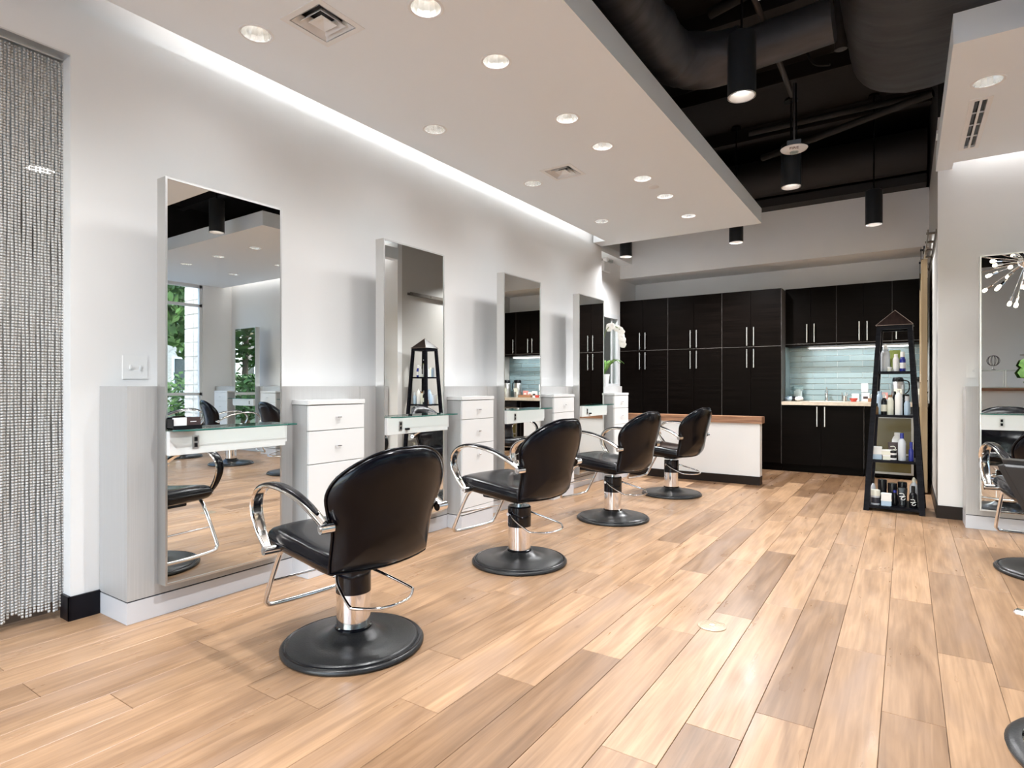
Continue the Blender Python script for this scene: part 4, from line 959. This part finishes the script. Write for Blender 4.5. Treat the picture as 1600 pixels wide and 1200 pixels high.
for i in range(1500):
    while True:
        p = Vector((random.uniform(-1, 1), random.uniform(-1, 1), random.uniform(-1, 1)))
        if .35 < p.length < 1: break
    p = Vector((p.x * 1.7, p.y * 1.7, p.z * 1.5 + 3.2)) + Vector((noise.noise(p * 3), noise.noise(p * 3 + Vector((5, 0, 0))), 0)) * .5
    u = Vector((random.uniform(-1, 1), random.uniform(-1, 1), random.uniform(-1, 1))).normalized(); v = u.orthogonal().normalized(); s = random.uniform(.10, .2)
    n = len(vs); vs += [tuple(p + u * s), tuple(p + v * s * .5), tuple(p - u * s), tuple(p - v * s * .5)]; fs.append((n, n + 1, n + 2, n + 3))
lm = bpy.data.meshes.new('foliage'); lm.from_pydata(vs, [], fs); lm.materials.append(tree_leaf)
def tree(x, y, s, lab):
    t = thing('street_tree', lab, 'tree', (x, y, -.07), random.random() * 6, 'trees outside the storefront')
    T_('trunk', bark_m, [(0, 0, 0), (.05, 0, 1.2), (0, .05, 3.2)], [.14, .10, .05], t, 8)
    f = bpy.data.objects.new('foliage', lm); C.objects.link(f); f.parent = t; f['kind'] = 'stuff'; t.scale = (s, s, s)
for i, (x, y, s) in enumerate(((12.5, 9.6, 1.2), (11, 1.6, 1.0), (16, 6, 1.3), (14, -2.5, 1.25), (21, 15, 1.5), (13, -7, 1.3), (14.5, 20, 1.1))):
    tree(x, y, s, 'leafy green street tree outside, ' + ['beyond the brick pier', 'nearest to the side windows', 'behind the nearest tree', 'beside the white canopy', 'farthest behind the pier', 'outside the front corner', 'at the far end of the lawn'][i])
t = thing('far_canopy', 'white service canopy with blue band across the street', 'building', (26, -6, 0)); B('canopy', mat('canopy_white', (.7, .7, .7), .6), -4, 4, -9, 9, 4.6, 5.4, t); B('blue_band', blue_m, -4.05, -4, -9, 9, 4.75, 5.2, t)
for y in (-7, 0, 7): B('post', steel, -2, -1.7, y, y + .3, 0, 4.6, t)
t = thing('brick_pier', 'pale brick pier just outside the side windows', 'pier', (6.2, 6.6, 0)); B('pier', ext_brick, -.35, .35, -.3, .3, -.07, 3.6, t)
for r_ in range(12):
    for q in range(2): B('brick', ext_brick, -.36 + q * .36, -.012 + q * .36, -.315, -.301, .03 + r_ * .29, .30 + r_ * .29, t)
def building(x, y0, y1, h, m, lab):
    t = thing('street_building', lab, 'building', (x, (y0 + y1) / 2, -.07)); w = (y1 - y0) / 2
    B('wall', m, 0, 6, -w, w, 0, h, t); B('cornice', frame_white, -.25, 6.2, -w - .2, w + .2, h, h + .35, t)
    n = int(2 * w / 3)
    for i in range(n):
        for z in (.9, 4.2):
            if z + 2 < h:
                yy = -w + (i + .5) * 2 * w / n
                f = Bs('window', frame_white, [(-.06, -.002, yy - .8, yy - .7, z, z + 1.9), (-.06, -.002, yy + .7, yy + .8, z, z + 1.9), (-.06, -.002, yy - .7, yy + .7, z, z + .1), (-.06, -.002, yy - .7, yy + .7, z + 1.8, z + 1.9)], t)
                B('pane', mat('dark_pane', (.05, .07, .08), .1) if 'dark_pane' not in bpy.data.materials else bpy.data.materials['dark_pane'], -.03, -.002, yy - .7, yy + .7, z + .1, z + 1.8, f)
building(27, 6, 30, 7.5, ext_brick, 'long pale brick building across the street')
building(33, -28, -4, 5.5, mat('tan_render', (.30, .26, .22), .9), 'lower tan building behind the white canopy')
for i, (x, y, s_) in enumerate(((9.6, 8.3, .6), (10, 5.2, .7), (9.4, 2.6, .55), (9.8, -.4, .65), (10, -3.6, .6))):
    t = thing('street_shrub', ['first', 'second', 'third', 'fourth', 'fifth'][i] + ' round green shrub of the lawn edge, counted from the brick pier', 'shrub', (x, y, -.02 - 1.9 * s_ * .5), 0, 'shrubs outside the storefront')
    f = bpy.data.objects.new('foliage', lm); C.objects.link(f); f.parent = t; f['kind'] = 'stuff'; t.scale = (s_, s_, s_ * .8)
# reception desk, shelves, chandelier
t = thing('reception_desk', 'white reception desk with dark wood top, seen in the right mirror', 'desk', (1.9, -1.4, 0)); B('front', white_lac, -1.2, 1.2, 0, .5, .001, 1.07, t); B('wood_top', walnut, -1.25, 1.25, -.05, .56, 1.071, 1.12, t)
t = thing('glass_etagere', 'low glass and metal jewellery shelf on the reception desk', 'shelf', (1.9, -1.2, 1.121))
for z in (.012, .30): B('glass_shelf', shelf_glass, -1.0, 1.0, -.15, .15, z, z + .008, t)
for x in (-1.0, -.5, 0, .5, .99): Bs('post', steel, [(x, x + .012, -.15, -.138, 0, .31), (x, x + .012, .138, .15, 0, .31)], t)
Bs('rail', steel, [(-1.0, 1.0, -.152, -.146, .285, .30), (-1, 1, -.152, -.146, 0, .012)], t)
t = thing('jewellery_stand', 'T-shaped jewellery stand on the glass shelf', 'stand', (1.9, -1.2, 1.431)); T_('bar', steel, [(-.3, 0, .25), (.3, 0, .25)], .012, t); T_('post', steel, [(0, 0, 0), (0, 0, .25)], .01, t)
t = thing('wire_sculpture', 'small wire ball ornament on the glass shelf', 'ornament', (1.25, -1.2, 1.431)); L_('foot', steel, [(0, 0), (.05, 0), (.01, .02), (0, .08)], t, 16)
for q in range(5): T_('wire', plastic_brown, [(.09 * math.cos(a) * math.cos(q * .63), .09 * math.cos(a) * math.sin(q * .63), .16 + .09 * math.sin(a)) for a in [2 * math.pi * g / 20 for g in range(20)]], .004, t, 5, closed=True)
t = thing('leafy_plant', 'bright green leafy cutting in a round glass vase, right mirror edge', 'plant', (.85, 5.885, .9395)); L_('vase', clear_m, [(0, 0), (.03, 0), (.055, .04), (.05, .09), (.02, .11), (.018, .11), (.045, .085), (.05, .04), (0, .006)], t, 20)
bm = bmesh.new()
for q in range(9):
    a = q * .75; c = Vector((.05 * math.cos(a) - .06, .02 * math.sin(a), .27 + .03 * (q % 3))); petal(bm, c, (.2 * math.cos(a), -1, .3), a, .10, .09)
obj('leaves', bm, leaf_m, t, ang=80); T_('stem', stem_m, [(0, 0, .02), (-.02, 0, .29)], .003, t, 6)
t = thing('chandelier', 'starburst chandelier of bulb-tipped rods, seen in the right mirror', 'light', (1.25, 2.2, 2.72)); bm = bmesh.new(); bmesh.ops.create_icosphere(bm, subdivisions=3, radius=.09); obj('hub', bm, chrome, t, ang=80); T_('hanging_rod', chrome, [(0, 0, .09), (0, 0, 1.6)], .01, t)
random.seed(11)
for q in range(44):
    zz = 1 - 2 * (q + .5) / 44; a = q * 2.39996; rr = math.sqrt(1 - zz * zz); d = Vector((rr * math.cos(a), rr * math.sin(a), zz)); L2 = .60 if q % 2 else .46
    rod = T_('rod', chrome, [d * .08, d * (L2 - .12)], .005, t, 6)
    bm = bmesh.new(); tube(bm, [d * (L2 - .14), d * (L2 - .07)], .014, 8); obj('socket', bm, chrome, rod)
    bm = bmesh.new(); tube(bm, [d * (L2 - .07), d * (L2 - .045), d * (L2 - .01), d * L2], [.010, .022, .02, .006], 10); obj('bulb', bm, bulb_m, rod, ang=80)
